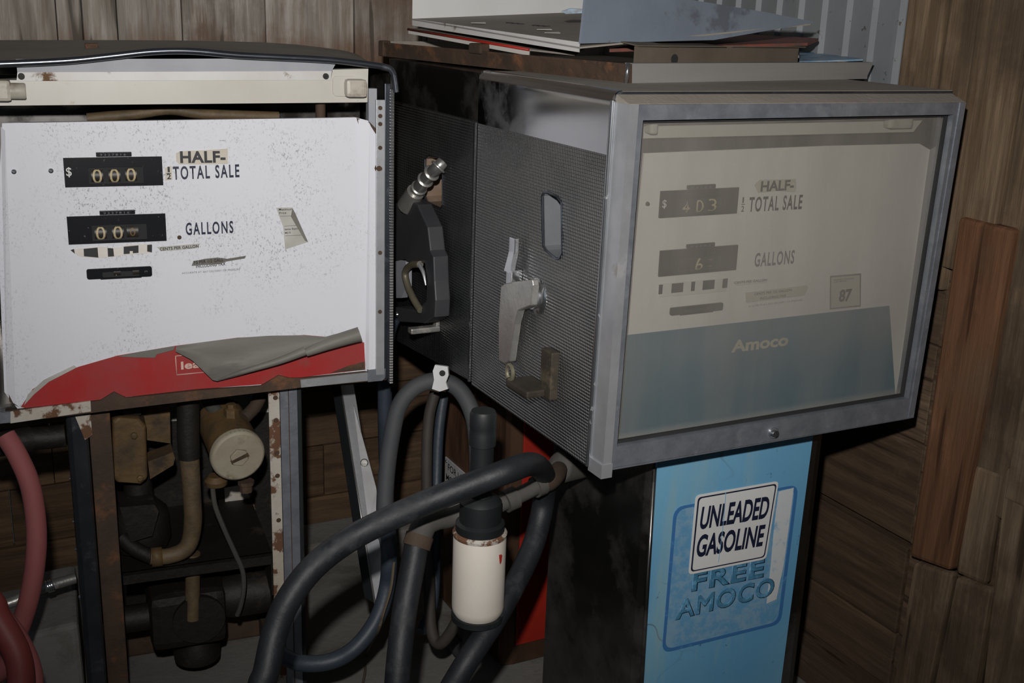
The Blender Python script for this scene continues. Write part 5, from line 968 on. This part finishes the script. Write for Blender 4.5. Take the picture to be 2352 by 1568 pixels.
# ================================================================== SCRAP PILED ON TOP
RP = Vector((0.95, 1.51, 0))
TR = thing('metal_tray', 'shallow steel tray with rusty side and bright front rim on top of the pumps', 'tray', RP + Vector((0.136, 0.167, PT + 0.0012)), rad(10.4))
tw, td, th_ = 0.655, 0.80, 0.033
fr2 = MB()
fr2.hexa([(0, 0, 0.0), (tw, 0, 0.0), (tw, 0.004, 0.0), (0, 0.004, 0.0), (-0.006, -0.004, th_), (tw + 0.014, -0.004, th_), (tw + 0.014, 0.002, th_), (-0.006, 0.002, th_)])
fr2.box((0.0, -0.003, th_ - 0.002), (tw + 0.012, 0.016, th_))
fr2.build('front_rim', 'brushed', TR)
MB().hexa([(0, 0.0, 0), (0.004, 0.0, 0), (0.004, td, 0), (0, td, 0), (-0.006, -0.004, th_ - 0.001), (-0.002, -0.004, th_ - 0.001), (-0.002, td, th_ - 0.003), (-0.006, td, th_ - 0.003)]).box((-0.006, 0, th_ - 0.006), (0.012, td, th_ - 0.004)).build('side_rim', 'rust', TR)
MB().box((tw, 0, 0), (tw + 0.004, td, th_ - 0.002)).box((0, td - 0.004, 0), (tw, td, th_)).box((0, 0, 0.0), (tw, td, 0.003)).build('tray_pan', 'dust', TR)
MB().box((-0.009, td - 0.01, 0.0), (0.012, td + 0.01, th_ + 0.001), 0.003).build('corner_block', 'rust', TR)
cm = MB().tube([(-0.009, 0.001, 0.0), (-0.009, -0.002, th_)], 0.004, 8, 0).build('rim_corner', 'chrome', TR)
MB().box((-0.012, 0.42, th_ - 0.008), (0.012, 0.46, th_ + 0.012), 0.004).build('clip', 'rust', TR)
# sheets lying in the tray (world coordinates)
o = MB().prism([(0.9661, 2.381, 1.4383), (1.0492, 1.9772, 1.4164), (1.0833, 1.8644, 1.4139), (1.3139, 2.1209, 1.4509), (1.1827, 2.4825, 1.4471)], (0, 0, -0.003)).build('scrap_sheet', 'dust')
tag(o, 'flat dusty sheet with red and white edge in the tray, under the slotted panel', 'scrap sheet', 'scrap panels on the pump tops')
a, c = Vector((0.9661, 2.381, 1.4383)), Vector((1.0492, 1.9772, 1.4164))
MB().hexa([a + Vector((0, 0, -0.010)), c + Vector((0, 0, -0.012)), c + Vector((0.003, 0.003, -0.012)), a + Vector((0.003, 0.003, -0.010)), a + Vector((0, 0, -0.004)), c + Vector((0, 0, -0.003)), c + Vector((0.003, 0.003, -0.003)), a + Vector((0.003, 0.003, -0.004))]).build('white_flange', 'enamel_dusty', o)
MB().tube([a + Vector((-.001, -.001, -0.001)), c + Vector((-.001, -.001, -0.001))], 0.0028, 8, 0).build('red_edge', 'red_panel', o)
PA, PB_, PC, PDD = Vector((0.9639, 2.354, 1.4598)), Vector((1.0453, 1.7835, 1.4296)), Vector((1.5923, 1.8204, 1.4805)), Vector((1.4058, 2.3786, 1.4854))
pn = thing('vented_cover', 'white enamelled pump panel with vent slots and a long blue-grey pointed flange', 'scrap cover', PB_, 0, 'scrap panels on the pump tops')
q = lambda p: Vector(p) - PB_
MB().prism([q(PA), q(PB_), q(PC), q(PDD)], (0, 0, -0.003)).build('panel_face', 'dust', pn)
MB().hexa([q(PA) + Vector((0, 0, -0.014)), q(PB_) + Vector((0, 0, -0.009)), q(PB_) + Vector((.003, .003, -0.009)), q(PA) + Vector((.003, .003, -0.014)), q(PA), q(PB_) + Vector((0, 0, 0.008)), q(PB_) + Vector((.003, .003, 0.008)), q(PA) + Vector((.003, .003, 0))]).build('front_lip', 'lip', pn)
MB().prism([q(PA), q(PDD), q(PDD) + Vector((0, 0, 0.12)), q(PA) + Vector((0.0, 0, 0.12))], (0.002, 0.003, 0)).build('back_flange', 'sticker', pn)
MB().prism([q(p) for p in ((1.0453, 1.7797, 1.4357), (1.3469, 1.8018, 1.4456), (1.6053, 1.8204, 1.4833), (1.4796, 1.8208, 1.4989), (1.3027, 1.8189, 1.516), (1.0662, 1.8033, 1.5393))], (-0.002, 0.004, 0)).build('side_flange', 'bluegrey_sheet', pn)
sl = MB()
for cx, cy in ((1118, 43), (1138, 44), (1158, 45), (1225, 47), (1245, 48), (1265, 49)): pass
for f_, g_ in ((0.40, 0.30), (0.44, 0.31), (0.48, 0.32), (0.60, 0.34), (0.64, 0.35), (0.68, 0.36)):
    p_ = q(PA).lerp(q(PB_), f_); p_ = p_.lerp(q(PDD), g_); sl.box(p_ + Vector((-0.007, -0.004, -0.001)), p_ + Vector((0.007, 0.004, 0.0012)))
sl.build('vent_slots', 'black_in', pn)
for f_, g_ in ((0.72, 0.25), (0.80, 0.2), (0.30, 0.15)):
    p_ = q(PA).lerp(q(PB_), f_).lerp(q(PDD), g_); MB().prism([p_ + Vector((-0.02, -0.01, 0.001)), p_ + Vector((0.012, -0.014, 0.001)), p_ + Vector((0.02, 0.006, 0.003)), p_ + Vector((-0.008, 0.008, 0.001))], (0, 0, 0.0008)).build('paint_flake', 'enamel_dusty', pn)
MB().prism([q(p) for p in ((1.1261, 1.9956, 1.4863), (1.1415, 1.9896, 1.4925), (1.1637, 1.9777, 1.4918), (1.1646, 1.9752, 1.4854), (1.1331, 1.9907, 1.4826))], (0, 0.002, 0.001)).build('paint_flake', 'blue_sheet', pn)
# brown channel behind the front rim
ca, cz = Vector((1.1386, 1.7483, 1.3998)), Vector((1.5825, 1.8359, 1.4058))
BC = thing('scrap_channel', 'brown folded metal channel lying behind the bright tray rim', 'scrap channel', ca, 0, 'scrap panels on the pump tops')
dx = cz - ca; dx.z = 0; pe = Vector((-dx.y, dx.x, 0)).normalized()
h_ = 0.034
MB().hexa([(0, 0, -.004), dx + Vector((0, 0, -.004)), dx + pe * 0.003 + Vector((0, 0, -.004)), pe * 0.003 + Vector((0, 0, -.004)), (0, 0, h_), dx + Vector((0, 0, h_)), dx + pe * 0.003 + Vector((0, 0, h_)), pe * 0.003 + Vector((0, 0, h_))]).build('channel_web', 'tan_sheet', BC)
for f0, f1, hz in ((0.0, 0.16, 0.006), (0.02, 0.5, 0.002), (0.55, 1.02, -0.003)):
    MB().prism([dx * f0 + Vector((0, 0, h_)) - pe * 0.006, dx * f1 + Vector((0, 0, h_)) - pe * 0.010, dx * f1 + pe * 0.05 + Vector((0, 0, h_ + hz)), dx * f0 + pe * 0.05 + Vector((0, 0, h_ + hz))], (0, 0, 0.002)).build('channel_flap', 'tan_sheet', BC)
MB().lathe([(0.009, 0), (0.009, -0.001)], dx * 0.22 + Vector((0, 0, h_ * 0.35)), pe, 10).build('hole', 'black_in', BC)
o = MB().prism([(1.1409, 1.838, 1.4252), (1.6533, 1.8932, 1.4415), (1.7309, 1.9493, 1.4492), (1.5994, 2.2072, 1.4516)], (0, 0, -0.006)).build('scrap_sheet', 'red_sheet')
tag(o, 'red flaking sheet showing its edge under the blue-grey flange', 'scrap sheet', 'scrap panels on the pump tops')
o = MB().prism([(1.6134, 1.8666, 1.4052), (1.7811, 1.8633, 1.4112), (1.8821, 2.0713, 1.4169), (1.8168, 2.1058, 1.4182)], (0, 0, -0.003)).build('scrap_sheet', 'blue_sheet')
tag(o, 'small flaking blue sheet at the right end of the tray', 'scrap sheet', 'scrap panels on the pump tops')
